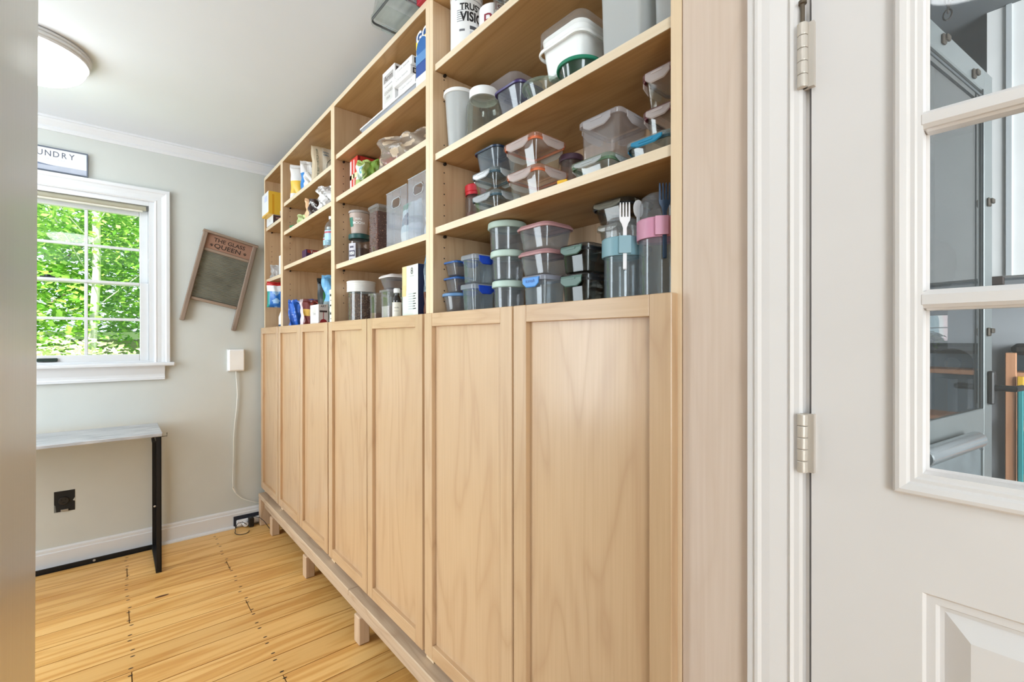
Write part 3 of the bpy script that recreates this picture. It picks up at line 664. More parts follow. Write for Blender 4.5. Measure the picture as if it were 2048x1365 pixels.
def bag(name, label, cat, cx, cy, z0, w_, t_, h, zones, facing=0.0, seed=1, lean=0.0, crumple=.004, seal=.10, top=1.0, deco=None, group=None, bot=.75, NU=18, NV_=26, twist=0.0):
    """soft pouch: zones(u, v) -> material; facing = angle of the front normal from -Y toward -X"""
    rg = random.Random(seed); ph = [(rg.uniform(3, 11), rg.uniform(3, 13), rg.uniform(0, 6), rg.uniform(.3, 1)) for _ in range(7)]
    o = thing(name, label, cat, (cx, cy, z0), group, -facing); 
    def crm(u, v, side): return crumple*sum(a*math.sin(fu*u+fv*v+p+side*2.1) for fu, fv, p, a in ph)/2.2
    def S(u, v, side):
        tv = min(1, (v/.12)**.5 if v < .12 else 1)*(bot+(1-bot)*0)+(1-bot)*min(1, v*4)
        tv *= max(0.0, min(1, (1-v)/.42))**.62 if v > .58 else 1
        if v > 1-seal: tv = 0
        wv = 1-(.10*math.sin(PI*min(1, v*1.15)))*.6; wv *= (1 if v < .6 else 1+(top-1)*(v-.6)/.4)
        edge = max(0, 1-abs(u)**2.6)**.55
        y = side*(t_/2*tv*edge+.0004) + crm(u, v, side)*(edge*.9+.1)*(1 if v < 1-seal else .5)
        x = u*w_/2*wv + crm(v*2, u, 1)*.6*(v > .05)
        z = v*h + crm(u*1.5, 3, 0)*.5*v
        if twist: a_ = twist*v; x, y = x*math.cos(a_)-y*math.sin(a_), x*math.sin(a_)+y*math.cos(a_)
        return (x, y - lean*v*h, max(.0005, z))
    g = G()
    for side in (-1, 1):
        grid = [[S(-1+2*i/NU, j/NV_, side) for i in range(NU+1)] for j in range(NV_+1)]
        for j in range(NV_):
            for i in range(NU):
                q = [grid[j][i], grid[j][i+1], grid[j+1][i+1], grid[j+1][i]]
                if side > 0: q.reverse()
                g.add(q, [(0, 1, 2, 3)], zones(-1+2*(i+.5)/NU, (j+.5)/NV_), True)
    base = [S(-1+2*i/NU, 0, -1) for i in range(NU+1)]+[S(-1+2*i/NU, 0, 1) for i in range(NU, -1, -1)]
    g.add(base, [tuple(range(len(base)))], zones(0, 0), False)
    def word(s_, size, u, v, mm, bold=.02, sx=1.0, rot=0):
        cr, sr = math.cos(rot), math.sin(rot)
        def f(a, b_):
            uu, vv = u+(a*cr-b_*sr)*2/w_, v+(a*sr+b_*cr)/h; p = S(max(-1, min(1, uu)), max(0, min(1, vv)), -1); return (p[0], p[1]-.0009, p[2])
        g.text(s_, size, f, mm, bold, sx=sx)
    def disc(u, v, ra, mm, n=20, inner=0):
        if inner:
            A = []
            for rr in (ra, inner):
                for k in range(n):
                    p = S(u+rr*math.cos(2*PI*k/n)*2/w_, v+rr*math.sin(2*PI*k/n)/h, -1); A.append((p[0], p[1]-.0012, p[2]))
            g.add(A, [(k, (k+1) % n, n+(k+1) % n, n+k) for k in range(n)], mm)
        else:
            A = []
            for k in range(n):
                p = S(u+ra*math.cos(2*PI*k/n)*2/w_, v+ra*math.sin(2*PI*k/n)/h, -1); A.append((p[0], p[1]-.0012, p[2]))
            g.add(A, [tuple(range(n))], mm)
    if deco: deco(word, disc)
    # welded soft surface
    me_o = g.build('pouch', o)
    return o
def curved_text(g, s_, size, r, ang, z, mm, bold=.02, sx=1.0, off=.0006):
    """wraps lettering round an upright cylinder; reads from outside"""
    g.text(s_, size, lambda a, b_: ((r+off)*math.cos(ang+a/r), (r+off)*math.sin(ang+a/r), z+b_), mm, bold, sx=sx)
def curved_patch(g, r, a0, a1, z0, z1, mm, off=.0004, r1=None):
    n = 14; r1 = r1 or r
    A = [((r+off)*math.cos(a0+(a1-a0)*k/n), (r+off)*math.sin(a0+(a1-a0)*k/n), z0) for k in range(n+1)]+[((r1+off)*math.cos(a0+(a1-a0)*k/n), (r1+off)*math.sin(a0+(a1-a0)*k/n), z1) for k in range(n+1)]
    g.add(A, [(k, k+1, n+2+k, n+1+k) for k in range(n)], mm, True)
def pieces(parent, n, fn, size, m, seed=0, name='contents'):
    """loose dry food shown through a clear wall: one heap of small flakes"""
    rg = random.Random(seed); g = G()
    for _ in range(n):
        p = Vector(fn(rg)); R_ = Matrix.Rotation(rg.uniform(0, 6.3), 3, Vector((rg.uniform(-1, 1)+.01, rg.uniform(-1, 1), rg.uniform(-1, 1))).normalized())
        a, b_, c_ = (size*rg.uniform(.7, 1.3), size*.5*rg.uniform(.7, 1.3), size*.35)
        vs = [tuple(p+R_@Vector(v)) for v in ((a, 0, 0), (0, b_, 0), (-a, 0, 0), (0, -b_, 0), (0, 0, c_), (0, 0, -c_))]
        g.add(vs, [(0, 1, 4), (1, 2, 4), (2, 3, 4), (3, 0, 4), (1, 0, 5), (2, 1, 5), (3, 2, 5), (0, 3, 5)], rg.choice(m) if isinstance(m, list) else m)
    o = g.build(name, parent); o['kind'] = 'stuff'; return o
CAMA = lambda x, y: math.atan2(0-y, -.702-x)      # direction from a thing toward the viewer
BLACK = mat('1B1B1D', .45); NAVY = mat('22364F', .35); WHITE = mat('EFEFEE', .4); RED = mat('C4202C', .4)

# ------------------------------------------------------------------ first bookcase, highest shelf
zA = 1.948
t = thing('wipes_canister', 'tall white canister with black capital lettering on the highest shelf', 'canister', (.070, 1.098, zA)); r = .046; a = CAMA(.07, 1.098)
g = G(); g.lathe([(0, .0005), (r-.002, .0005), (r, .002), (r, .165), (r-.002, .168), (0, .168)], WHITE)
g.add([], [], BLACK)
curved_text(g, 'TRUST IN', .026, r, a+.62, .128, BLACK, .03, sx=.85); curved_text(g, 'VISION', .036, r, a+.62, .100, BLACK, .035, sx=.8)
curved_patch(g, r, a+.20, a+1.1, .066, .076, mat('4A4A4E', .5)); curved_patch(g, r, a+.2, a+1.1, .028, .062, mat('C5C6CC', .5))
for i, z in enumerate((.118, .112, .106, .100, .094, .088)): curved_patch(g, r, a-.62, a-.12-.08*(i % 2), z, z+.002, mat('8E8F94', .5))
curved_patch(g, r, a-.45, a-.1, .060, .066, mat('6C6D72', .5)); curved_patch(g, r, a-.35, a-.1, .012, .030, mat('55565C', .5))
curved_patch(g, r, a-.75, a-.1, .150, .152, mat('9A9BA0', .5)); curved_patch(g, r, a+.1, a+1.2, .150, .152, mat('9A9BA0', .5))
g.build('canister_body', t); G().lathe([(r-.001, .1685), (r+.001, .1685), (r+.001, .176), (.03, .182), (0, .182)], WHITE).build('cap', t)
t = thing('ceramic_mug', 'white mug with dark red script beside the lettered canister', 'mug', (.088, .992, zA)); r = .042; a = CAMA(.088, .992)
g = G(); g.lathe([(0, .0005), (r-.004, .0005), (r, .005), (r, .092), (r-.003, .094), (r-.004, .090), (r-.004, .006), (0, .005)], mat('F1EEEE', .2))
curved_text(g, 'By', .052, r, a-.1, .046, mat('8A2A3A', .4), .0, sx=1.1); curved_text(g, 'ls', .03, r, a+.25, .082, mat('8A2A3A', .4)); g.build('mug_body', t)
G().tube([(r*math.cos(a+2+0), r*math.sin(a+2), .075), ((r+.024)*math.cos(a+2), (r+.024)*math.sin(a+2), .068), ((r+.026)*math.cos(a+2), (r+.026)*math.sin(a+2), .032), (r*math.cos(a+2), r*math.sin(a+2), .02)], .004, mat('F1EEEE', .2)).build('handle', t)
t = thing('glass_jar', 'clear glass jar with silver lid at the right of the white mug', 'jar', (.058, .908, zA))
G().lathe([(0, .0005), (.026, .0005), (.031, .005), (.031, .07), (.026, .078), (.0245, .078), (.0295, .069), (.0295, .007), (0, .005)], GLS).build('jar_body', t); G().lathe([(.0265, .0785), (.028, .0785), (.028, .094), (0, .095)], SILV).build('lid', t)

# ------------------------------------------------------------------ first bookcase, second shelf
zB = 1.686
snap_box('tall frosted plastic bin at the right end of the second shelf, front one', .016, .115, .478, .580, zB, zB+.225, FROST, FROST, r=.012, taper=.007, name='storage_bin', cat='storage bin')
snap_box('frosted plastic bin squeezed against the right side panel', .03, .24, .412, .470, zB, zB+.225, FROST, FROST, r=.012, taper=.005, name='storage_bin', cat='storage bin')
GRN = mat('1F7F62', .35)
tub('clear bowl with deep green lid under the white tub', .068, .664, .051, zB, zB+.050, GLS, GRN, taper=.8, lidh=.010, name='lidded_bowl', cat='bowl')
t = clip_box('white square tub with clear domed lid, perched above the green-lidded bowl', .034, .146, .632, .770, zB+.0505, zB+.157, mat('F3F3F1', .35), CLR, CLR, r=.026, clips=(0, 0, 0, 0), taper=.014, lidh=.030, name='food_tub', cat='food tub')
g = G(); g.rloft([(.056, -.001), (.056, .002), (.0595, .0035), (.063, .002), (.063, -.001)], .056, .069, .026, mat('F3F3F1', .35), n=6, cap0=False, cap1=False, smooth=True); g.build('rim', t)
t = tub('shallow round glass bowl with pale green rimmed lid at the shelf edge', .062, .771, .051, zB, zB+.050, GLS, clear('CFE3D8', .2, .1, 'BFDACB'), taper=.62, lidh=.010, name='lidded_bowl', cat='bowl')
t = tub('shallow dark navy dish under the purple-lidded container', .086, .885, .048, zB, zB+.026, GLS, mat('1C2B3E', .3), taper=.8, lidh=.010, name='lidded_bowl', cat='bowl')
t = snap_box('clear box with dark purple lid, on the navy-lidded dish', .034, .136, .828, .936, zB+.0262, zB+.098, clear('DADDE6', .12, .06), mat('3E3166', .3), r=.024, taper=.016, lidh=.013)
G().box(-.008, .012, .050, .062, .059, .071, mat('3E3166', .3), .003).build('lid_tab', t)
def cake(t, a, b_, h): G().rloft([(.008, -.012), (h*.42, -.010)], a, b_, .03, mat('D8A86E', .8), n=4).build('contents', t)
clip_box('large clear hinged box with tan contents at the back of the second shelf', .128, .255, .955, 1.135, zB, zB+.205, clear('DCD6D4', .26, .08, 'C4BABA'), clear('D8D2D2', .4, .1), CLR, r=.030, clips=(0, 0, 0, 0), taper=.016, lidh=.05, contents=cake, name='storage_box', cat='storage box')
t = thing('mason_jar', 'ribbed glass mason jar with white screw lid', 'jar', (.072, 1.018, zB)); r = .048
g = G(); g.lathe([(0, .0005), (r-.012, .0005), (r-.003, .004), (r, .014), (r, .098), (r-.004, .112), (r-.012, .122), (r-.012, .132), (r-.014, .132), (r-.014, .121), (r-.006, .110), (r-.002, .097), (r-.002, .015), (r-.006, .007), (0, .005)], clear('DFE6DA', .03, .03, edge=.55), n=48)
for k in range(5):
    a = CAMA(.07, 1.02)+(-1.15, -.75, .28, .5, 1.2)[k]
    for i in range(15):
        z = .020+i*.0055; c_, s_ = math.cos(a), math.sin(a); q = G()
        g.add([((r+d)*c_-e*s_, (r+d)*s_+e*c_, z+zz) for d, e, zz in ((0, -.004, 0), (0, .004, 0), (0, .004, .003), (0, -.004, .003), (.0014, 0, .0015))], [(0, 1, 4), (1, 2, 4), (2, 3, 4), (3, 0, 4)], clear('F4FFF4', .12, .03))
g.build('jar_body', t)
G().lathe([(r-.0115, .118), (r-.008, .118), (r-.008, .140), (r-.010, .1425), (0, .1425)], WHITE, n=48).build('screw_lid', t)
t = tub('tall frosted plastic cup with a white lid at the left of the second shelf', .058, 1.117, .045, zB, zB+.172, FROST, mat('EDEDEC', .35), taper=.74, lidh=.012, name='deli_cup', cat='cup')

# ------------------------------------------------------------------ first bookcase, third shelf
zC = 1.470
t = thing('red_lid_jar', 'glass jar with bright red screw lid against the left side panel', 'jar', (.118, 1.120, zC)); r = .031
G().lathe([(0, .0005), (r-.004, .0005), (r, .004), (r, .092), (r-.004, .102), (r-.0055, .102), (r-.002, .091), (r-.002, .006), (0, .004)], clear('CDBDB4', .10, .04)).build('jar_body', t)
G().lathe([(r-.003, .102), (r-.001, .102), (r-.001, .110), (r+.001, .112), (r+.001, .130), (r-.002, .133), (0, .133)], RED).build('screw_lid', t)
G().lathe([(0, .005), (r-.003, .005), (r-.003, .05), (0, .052)], mat('6E3F2A', .8)).build('contents', t)
TQ = clear('C6D8DC', .25, .12, 'BCD0D6'); CLP = clear('ECEFF0', .62, .12, 'E4E8EA')
clip_box('clear glass container with frosted snap lid, lowest of the left stack', .032, .128, .915, 1.030, zC, zC+.060, GLS, TQ, CLP, mat('3F5A66', .5), taper=.008)
clip_box('clear glass container with frosted snap lid, middle of the left stack', .034, .128, .922, 1.032, zC+.0605, zC+.122, GLS, TQ, CLP, mat('3F5A66', .5), taper=.010)
snap_box('grey container with dark navy lid, topmost of the left stack', .040, .130, .925, 1.030, zC+.1225, zC+.187, clear('B9C3CB', .22, .08, 'A9B4BE'), mat('1F3048', .32), r=.022, taper=.010)
ORC = clear('F0CDBB', .30, .12, 'EBA98C'); CLO = clear('F2ECE8', .62, .15, 'EDE2DE'); ORS = mat('D8764A', .4)
clip_box('clear glass container with orange-sealed lid, lower of the pair', .014, .124, .742, .862, zC, zC+.071, GLS, ORC, CLO, ORS, taper=.012)
clip_box('clear glass container with orange-sealed lid, upper of the pair', .016, .126, .752, .874, zC+.0715, zC+.147, GLS, ORC, CLO, ORS, taper=.012)
tub('small round jar with plum lid behind the orange-sealed glass containers', .172, .785, .030, zC, zC+.135, clear('B9A39A', .2, .06), mat('5C4454', .4), taper=.96, lidh=.016, name='storage_jar', cat='jar')
carton('yellow_packet', 'small yellow packet between the orange and green sealed lids', 'packet', .030, .052, .676, .700, zC, zC+.018, mat('E9B32C', .45), rz=.3)
GNC = clear('CFE0D2', .34, .15, 'BFD6C4')
clip_box('flat glass container with pale green sealed lid at the shelf edge', .014, .112, .545, .652, zC, zC+.036, GLS, GNC, CLP, mat('5D7A5E', .5), taper=.006, lidh=.010)
clip_box('tall square clear plastic container with grey snap lid', .028, .140, .532, .640, zC+.0365, zC+.123, clear('E2DAD6', .07, .05), clear('E2DCDE', .5, .12, 'DAD4D6'), clear('E6E2E4', .62, .12, 'E2DEE0'), None, r=.014, taper=.003)
clip_box('flat glass container with bright teal clips, at the right end', .016, .120, .4155, .515, zC, zC+.036, GLS, clear('CFE3E8', .3, .1), mat('1B7FA6', .35), mat('34505A', .5), taper=.005, lidh=.010)
MV = clear('DDBFC4', .34, .15, 'C99BA4')
clip_box('small glass container with mauve sealed lid, lower one on the teal-clipped box', .036, .135, .4155, .492, zC+.0365, zC+.093, GLS, MV, CLO, mat('6B2F3C', .5), taper=.008)
clip_box('small glass container with mauve sealed lid, upper one under the shelf', .036, .135, .4155, .494, zC+.0935, zC+.163, clear('E8E2C8', .04, .03), MV, CLO, mat('6B2F3C', .5), taper=.009)

# ------------------------------------------------------------------ first bookcase, counter-height shelf
zD = 1.203
BLU = mat('2E5E9E', .35); BB = clear('C8C4C2', .22, .1, 'B8B2B0')
tub('small round food pot with blue lid, lowest of its stack', .055, 1.118, .046, zD, zD+.072, BB, mat('5F86B0', .35), taper=.72, lidh=.010)
snap_box('small square food pot with blue lid, middle of its stack', .024, .092, 1.086, 1.158, zD+.0725, zD+.122, BB, BLU, r=.014, taper=.008, lidh=.008)
snap_box('small square food pot with blue lid, topmost of its stack', .026, .092, 1.092, 1.160, zD+.1225, zD+.169, BB, BLU, r=.014, taper=.008, lidh=.008)
CLB = mat('1B45B8', .35); PB = clear('CCD6DC', .14, .07, 'C2CED6')
clip_box('clear box with cobalt blue clips, lower of the two', .018, .100, .992, 1.062, zD, zD+.090, PB, clear('DDE4EE', .4, .15), CLB, None, r=.012, clips=(0, 1, 0, 1), taper=.005, lidh=.014)
clip_box('clear box with cobalt blue clips, upper of the two', .018, .100, .990, 1.060, zD+.0905, zD+.170, PB, clear('DDE4EE', .4, .15), CLB, None, r=.012, clips=(0, 1, 0, 1), taper=.005, lidh=.014)
snap_box('clear box with leaf green lid behind the cobalt-clipped boxes', .112, .215, 1.000, 1.110, zD, zD+.186, clear('C6CCC6', .15, .08), mat('5C9A60', .4), r=.014)
MINT = mat('B5C8BC', .45); MB_ = clear('C9CCD0', .16, .06, 'BFC4C8')
for cx, cy, r, a, b_, lb in ((.068, .905, .043, 0, .088, 'round clear food tub with pale mint lid, lowest of three'), (.074, .916, .045, .0885, .167, 'round clear food tub with pale mint lid, middle of three'), (.086, .934, .050, .1675, .246, 'round clear food tub with pale mint lid, top of three')):
    tub(lb, cx, cy, r, zD+a, zD+b_, MB_, MINT, taper=.93, lidh=.018, edge=.002)
clip_box('clear box with light blue lettered clip, under the mauve-lidded pair', .014, .095, .722, .805, zD, zD+.085, PB, clear('DDDFEE', .45, .15), mat('4E8FD4', .35), None, r=.014, clips=(1, 0, 0, 0), taper=.004, lidh=.012, text='it:fresh')
MVL = mat('B08384', .4)
snap_box('clear square food box with dusty mauve lid, lower of the pair', .018, .120, .718, .828, zD+.0855, zD+.146, MB_, MVL, r=.026, taper=.010, lidh=.012, dome=.003)
snap_box('clear square food box with dusty mauve lid, upper of the pair', .018, .122, .720, .832, zD+.1465, zD+.208, MB_, MVL, r=.026, taper=.010, lidh=.012, dome=.003)
SMK = clear('5A5C54', .12, .04, '3A3C36', edge=.6); DG = mat('4E6A60', .4)
clip_box('smoky glass container with sage green clip, lower one behind the blue-ringed cup', .018, .118, .600, .690, zD, zD+.076, SMK, clear('70706E', .3, .08, '3C3C40'), DG, BLACK, r=.020, clips=(1, 0, 0, 0), taper=.006)
clip_box('smoky glass container with sage green clip, upper one behind the blue-ringed cup', .018, .118, .600, .690, zD+.0765, zD+.138, SMK, clear('70706E', .3, .08, '3C3C40'), DG, BLACK, r=.020, clips=(1, 0, 0, 0), taper=.006)
clip_box('brown-tinted box with reddish lid deep behind the smoky containers', .135, .225, .680, .775, zD, zD+.150, clear('B89A8C', .25, .1), clear('9A5A54', .5, .15, '8A4A46'), clear('A88078', .5, .15), None, r=.014, clips=(1, 1, 0, 0))
clip_box('plain clear box supporting two small clip boxes at the shelf back', .125, .225, .580, .672, zD, zD+.150, clear('C4BCB0', .15, .08), clear('CFC8BC', .3, .12), CLP, None, r=.014, clips=(1, 1, 0, 0))
clip_box('low clear clip box, second from the top behind the white fork', .122, .212, .592, .672, zD+.1505, zD+.195, clear('CFC8B6', .10, .05), clear('D8D2C2', .35, .12), clear('DDD8CA', .45, .12), None, r=.018, clips=(1, 1, 0, 0))
clip_box('smoky clear clip box highest behind the white fork', .112, .222, .570, .682, zD+.1955, zD+.244, clear('A89E8A', .12, .05, '6A6254'), clear('A49C8A', .35, .12, '6F685C'), clear('C8C4B2', .45, .12), mat('2A2E36', .5), r=.028, clips=(1, 1, 0, 0), taper=.012)
def snack_cup(cx, cy, label, ring, h, ring_z):
    t = thing('snack_cup', label, 'snack cup', (cx, cy, zD), None); r = .036
    B_ = clear('D8E2E6', .14, .04, 'C8D4DA', edge=.45)
    G().lathe([(0, .0005), (r-.007, .0005), (r-.002, .006), (r, .014), (r, ring_z+.004), (r-.0016, ring_z+.004), (r-.0016, .015), (r-.004, .008), (0, .005)], B_, n=48).build('cup_body', t)
    G().lathe([(r-.001, ring_z+.036), (r-.0015, h-.018), (r-.005, h-.006), (r-.012, h-.0005), (r-.02, h-.002), (0, h-.003)], clear('DCE3E8', .16, .06, 'D2DAE0'), n=48).build('cup_lid', t)
    g = G(); g.lathe([(r+.0004, ring_z), (r+.004, ring_z), (r+.0044, ring_z+.002), (r+.0044, ring_z+.034), (r+.003, ring_z+.036), (r+.0004, ring_z+.036)], ring, n=48)
    a = CAMA(cx, cy)+.10; g2 = []
    c_, s_ = math.cos(a), math.sin(a)
    for (e0, e1) in ((-.011, .011),):
        vs = [((r+d)*c_-e*s_, (r+d)*s_+e*c_, z) for z in (ring_z+.002, ring_z+.035) for d, e in ((.002, e0), (.0105, e0), (.0105, e1), (.002, e1))]
        g.add(vs, [(0, 1, 5, 4), (1, 2, 6, 5), (2, 3, 7, 6), (0, 3, 2, 1), (4, 5, 6, 7)], ring)
    g.build('ring', t); return r, a
def cutlery(kind, cx, cy, r, a, z0, L_, m, label, d=.0125):
    t = thing(kind, label, 'fork' if kind == 'plastic_fork' else 'spoon', (cx+(r+d)*math.cos(a), cy+(r+d)*math.sin(a), z0)); t.rotation_euler = (0, 0, a+PI/2)
    # local: x across, y toward back, z up the handle
    hw = .0036; g = G()
    g.rloft([(-.0, -.001), (.002, 0), (L_*.62, 0)], hw, .0012, .001, m, n=2)
    if kind == 'plastic_fork':
        z1 = L_*.62; W = .0105
        g.rloft([(z1, -W+hw), (z1+.010, -W+.0085), (z1+.016, 0), (z1+.022, 0)], W, .0012+0*W, .001, m, n=2) if False else None
        prof = [(z1, hw), (z1+.008, .0062), (z1+.013, .0092), (z1+.020, .0102)]
        for (za, wa), (zb, wb_) in zip(prof[:-1], prof[1:]):
            g.add([(-wa, -.0012, za), (wa, -.0012, za), (wb_, -.0012, zb), (-wb_, -.0012, zb), (-wa, .0012, za), (wa, .0012, za), (wb_, .0012, zb), (-wb_, .0012, zb)], [(0, 1, 2, 3), (5, 4, 7, 6), (1, 5, 6, 2), (4, 0, 3, 7), (3, 2, 6, 7)], m)
        for k in range(4):
            xc = -.0083+k*.00553
            g.rloft([(z1+.019, 0), (L_-.006, -.0003), (L_-.001, -.001)], .0019, .0012, .0008, m, c=(xc, 0), n=2)
    else:
        n = 20; z1 = L_*.60; ce = L_*.80; A = []
        for side, dep in ((-1, -.0014), (1, .0012)):
            ring = [(.0115*math.cos(2*PI*k/n), dep, ce+L_*.20*math.sin(2*PI*k/n)) for k in range(n)]; ring.append((0, dep+.003, ce)); o_ = len(A); A.append(ring)
            g.add(ring, [(k, (k+1) % n, n) for k in range(n)], m, True)
        g.add(A[0][:n]+A[1][:n], [(k, (k+1) % n, n+(k+1) % n, n+k) for k in range(n)], m, True)
    g.build('fork_body' if kind == 'plastic_fork' else 'spoon_body', t); return t
r, a = snack_cup(.058, .547, 'clear lidded snack cup with dusty blue ring holding a white fork', mat('7FA3AE', .4), .176, .099)
cutlery('plastic_fork', .058, .547, r, a, zD+.070, .128, mat('EDE9EA', .35), 'white plastic fork clipped to the blue-ringed cup', d=.0065)
cutlery('plastic_spoon', .058, .547, r, a+.65, zD+.118, .085, mat('E2E2E4', .35), 'white plastic spoon tucked behind the blue-ringed cup', d=.0065)
r, a = snack_cup(.058, .466, 'clear lidded snack cup with pink ring holding a navy fork', mat('CC8FA8', .4), .204, .120)
cutlery('plastic_fork', .058, .466, r, a+.12, zD+.080, .134, mat('1F3C5C', .35), 'navy plastic fork clipped to the pink-ringed cup', d=.0065)

# ------------------------------------------------------------------ second bookcase: on top and highest shelf
zT = ZTOP
t = thing('glass_baking_box', 'glass baking box upside down on its dark-sealed lid, overhanging the bookcase top', 'food container', (.008, 1.335, zT))
GP = clear('E4EFEA', .05, .03, edge=.5); g = G()
g.rloft([(.0005, -.002), (.0005, 0), (.008, 0), (.0085, -.004)], .094, .085, .024, GP, n=6, smooth=True, cap1=False); lid_ = g.build('lid', t)
G().rloft([(.0088, -.006), (.0088, -.001), (.0135, -.001), (.0135, -.006)], .094, .085, .024, mat('2C3238', .5), n=6, cap0=False, cap1=False).build('seal', lid_)
G().rloft([(.014, -.002), (.014, .001), (.020, .001), (.0205, -.004), (.074, -.012), (.079, -.018), (.079, -.018), (.0755, -.020), (.022, -.007)], .094, .085, .024, GP, n=6, smooth=True, cap0=False, cap1=True).build('container_body', t)
for s_ in (-1, 1): G().box(-.05, .05, s_*.0855-.002, s_*.0855+.002, .002, .024, clear('DDE6E8', .3, .1), .001).build('clip', lid_)
carton('red_box', 'deep red box beside the glass baking box on the bookcase top', 'box', -.012, .12, 1.17, 1.243, zT, zT+.07, mat('B01830', .45))
zE = 1.928
def d_gold(P, W, D):
    P('x', -1, 1, .50, .78, mat('F3D64C', .4)); P('x', -1, 1, .78, 1, mat('1E4F8E', .4)); W('x', 'GO', .048, -.1, .84, WHITE, .03, 1.0)
    D('x', -.2, .42, .032, mat('2A66A8', .4), .0008); P('x', -1, 1, -.1, .25, mat('5C8EC4', .4), .001); W('x', 'WHALES', .022, 0, .10, WHITE, .03, 1.0)
    P('x', -1, 1, -.55, -.1, mat('274E96', .4)); P('x', -1, 1, -1, -.55, mat('E8ECE6', .4))
carton('cracker_box', 'blue and yellow box lettered GO at the right end of the highest shelf', 'box', .018, .060, 1.2125, 1.300, zE, zE+.172, mat('F1EFE6', .45), d_gold)
t = snap_box('long low white plastic tray with rim under the small white boxes', .036, .235, 1.325, 1.800, zE, zE+.060, clear('E2E4EA', .55, .2, 'DCE0EA'), mat('F0F0F2', .4), r=.02, taper=.012, lidh=.008, name='plastic_tray', cat='tray')
zt_ = zE+.0605; INKB = mat('3A2E30', .5); GRY = mat('B9B6B4', .5)
def d_small(P, W, D):
    P('y', -.75, -.1, -.7, .7, INKB); P('y', -.6, -.25, -.4, .4, mat('C9C2BE', .5), .0006); P('y', .1, .8, -.1, 0, GRY); P('y', .1, .7, .25, .35, GRY)
    W('x', 'Corn Starch', .012, 0, .1, GRY, .0, 1.4)
for k, (dy, lb) in enumerate(((0, 'slim white carton, lowest of the three stacked flat on the tray'), (.010, 'slim white carton, middle of the three stacked flat on the tray'), (.0, 'slim white carton, topmost of the three stacked flat on the tray'))):
    carton('small_carton', lb, 'box', .030+(.012 if k == 0 else 0), .100, 1.350+dy, 1.470+dy, zt_+k*.0285, zt_+k*.0285+.028, mat('EFEDEC', .45), d_small)
def d_up(P, W, D):
    P('y', -.8, .8, .62, .86, INKB); P('y', -.8, .8, .2, .5, mat('B7A9A4', .5)); P('x', -.8, .8, .30, .72, GRY); W('x', 'Arm', .030, 0, .5, mat('6C5F5C', .5), .01, 1.2)
    P('x', -.6, .6, .05, .12, GRY); P('x', -.7, .7, -.85, -.1, mat('D8D6D2', .5)); W('x', 'COOKIES', .015, 0, -.3, mat('8C8682', .5), .0); W('x', 'mix', .02, 0, -.6, mat('8C8682', .5), .0)
carton('small_carton', 'upright white carton beside the flat white cartons', 'box', .040, .090, 1.492, 1.590, zt_, zt_+.128, mat('EFEDEC', .45), d_up)
# second shelf down
zF = 1.747
def d_red(P, W, D):
    P('y', -1, 1, -.12, .14, mat('D98A28', .45)); P('x', -1, 1, -.12, .14, mat('F0D9A8', .45)); P('x', -1, -.55, -.9, .9, mat('F2D5D2', .45)); P('x', -.1, .2, -.9, .9, mat('F0C9C6', .45))
    W('y', 'CINN', .018, -.25, .62, mat('F3E6DC', .4)); W('y', 'toast', .014, .5, .6, mat('F3E6DC', .4)); P('y', -1, -.85, -1, 1, mat('8E1C20', .45), .0006)
carton('cereal_box', 'bright red carton with a yellow band behind the green bag', 'box', .050, .195, 1.845, 1.925, zF, zF+.155, mat('CC3A30', .45), d_red)
GB1, GB2, GB3 = mat('6F8F34', .3, coat=.3), mat('A7B86A', .35), mat('DDE6D8', .35)
bag('snack_bag', 'crumpled green foil bag leaning in front of the red carton', 'bag', .060, 1.765, zF, .11, .05, .115, lambda u, v: GB3 if (u < -.2 and .25 < v < .8) else (GB2 if u < .15 else GB1), facing=.9, seed=3, lean=-.10, crumple=.010, deco=lambda W, D: (W('basil', .016, -.2, .35, mat('3E5A28', .4), .02), D(-.4, .6, .012, mat('6FB0B8', .4))))
RB = mat('C3262C', .3, coat=.3)
bag('snack_bag', 'crumpled red foil bag between the red carton and the clear crinkled bag', 'bag', .120, 1.665, zF, .09, .05, .125, lambda u, v: RB if v < .85 else mat('8E1A20', .35), facing=.7, seed=5, crumple=.011)
CR = clear('F2EDE6', .34, .08, 'E8DFD2')
bag('clear_bag', 'big crinkled clear bag of pale contents near the right side panel', 'bag', .085, 1.500, zF, .24, .09, .135, lambda u, v: mat('CDB9A0', .35) if (math.sin(u*9+v*7)+math.sin(v*17-u*5)) > .9 else CR, facing=1.15, seed=8, crumple=.014, bot=.9, NU=34, NV_=30)
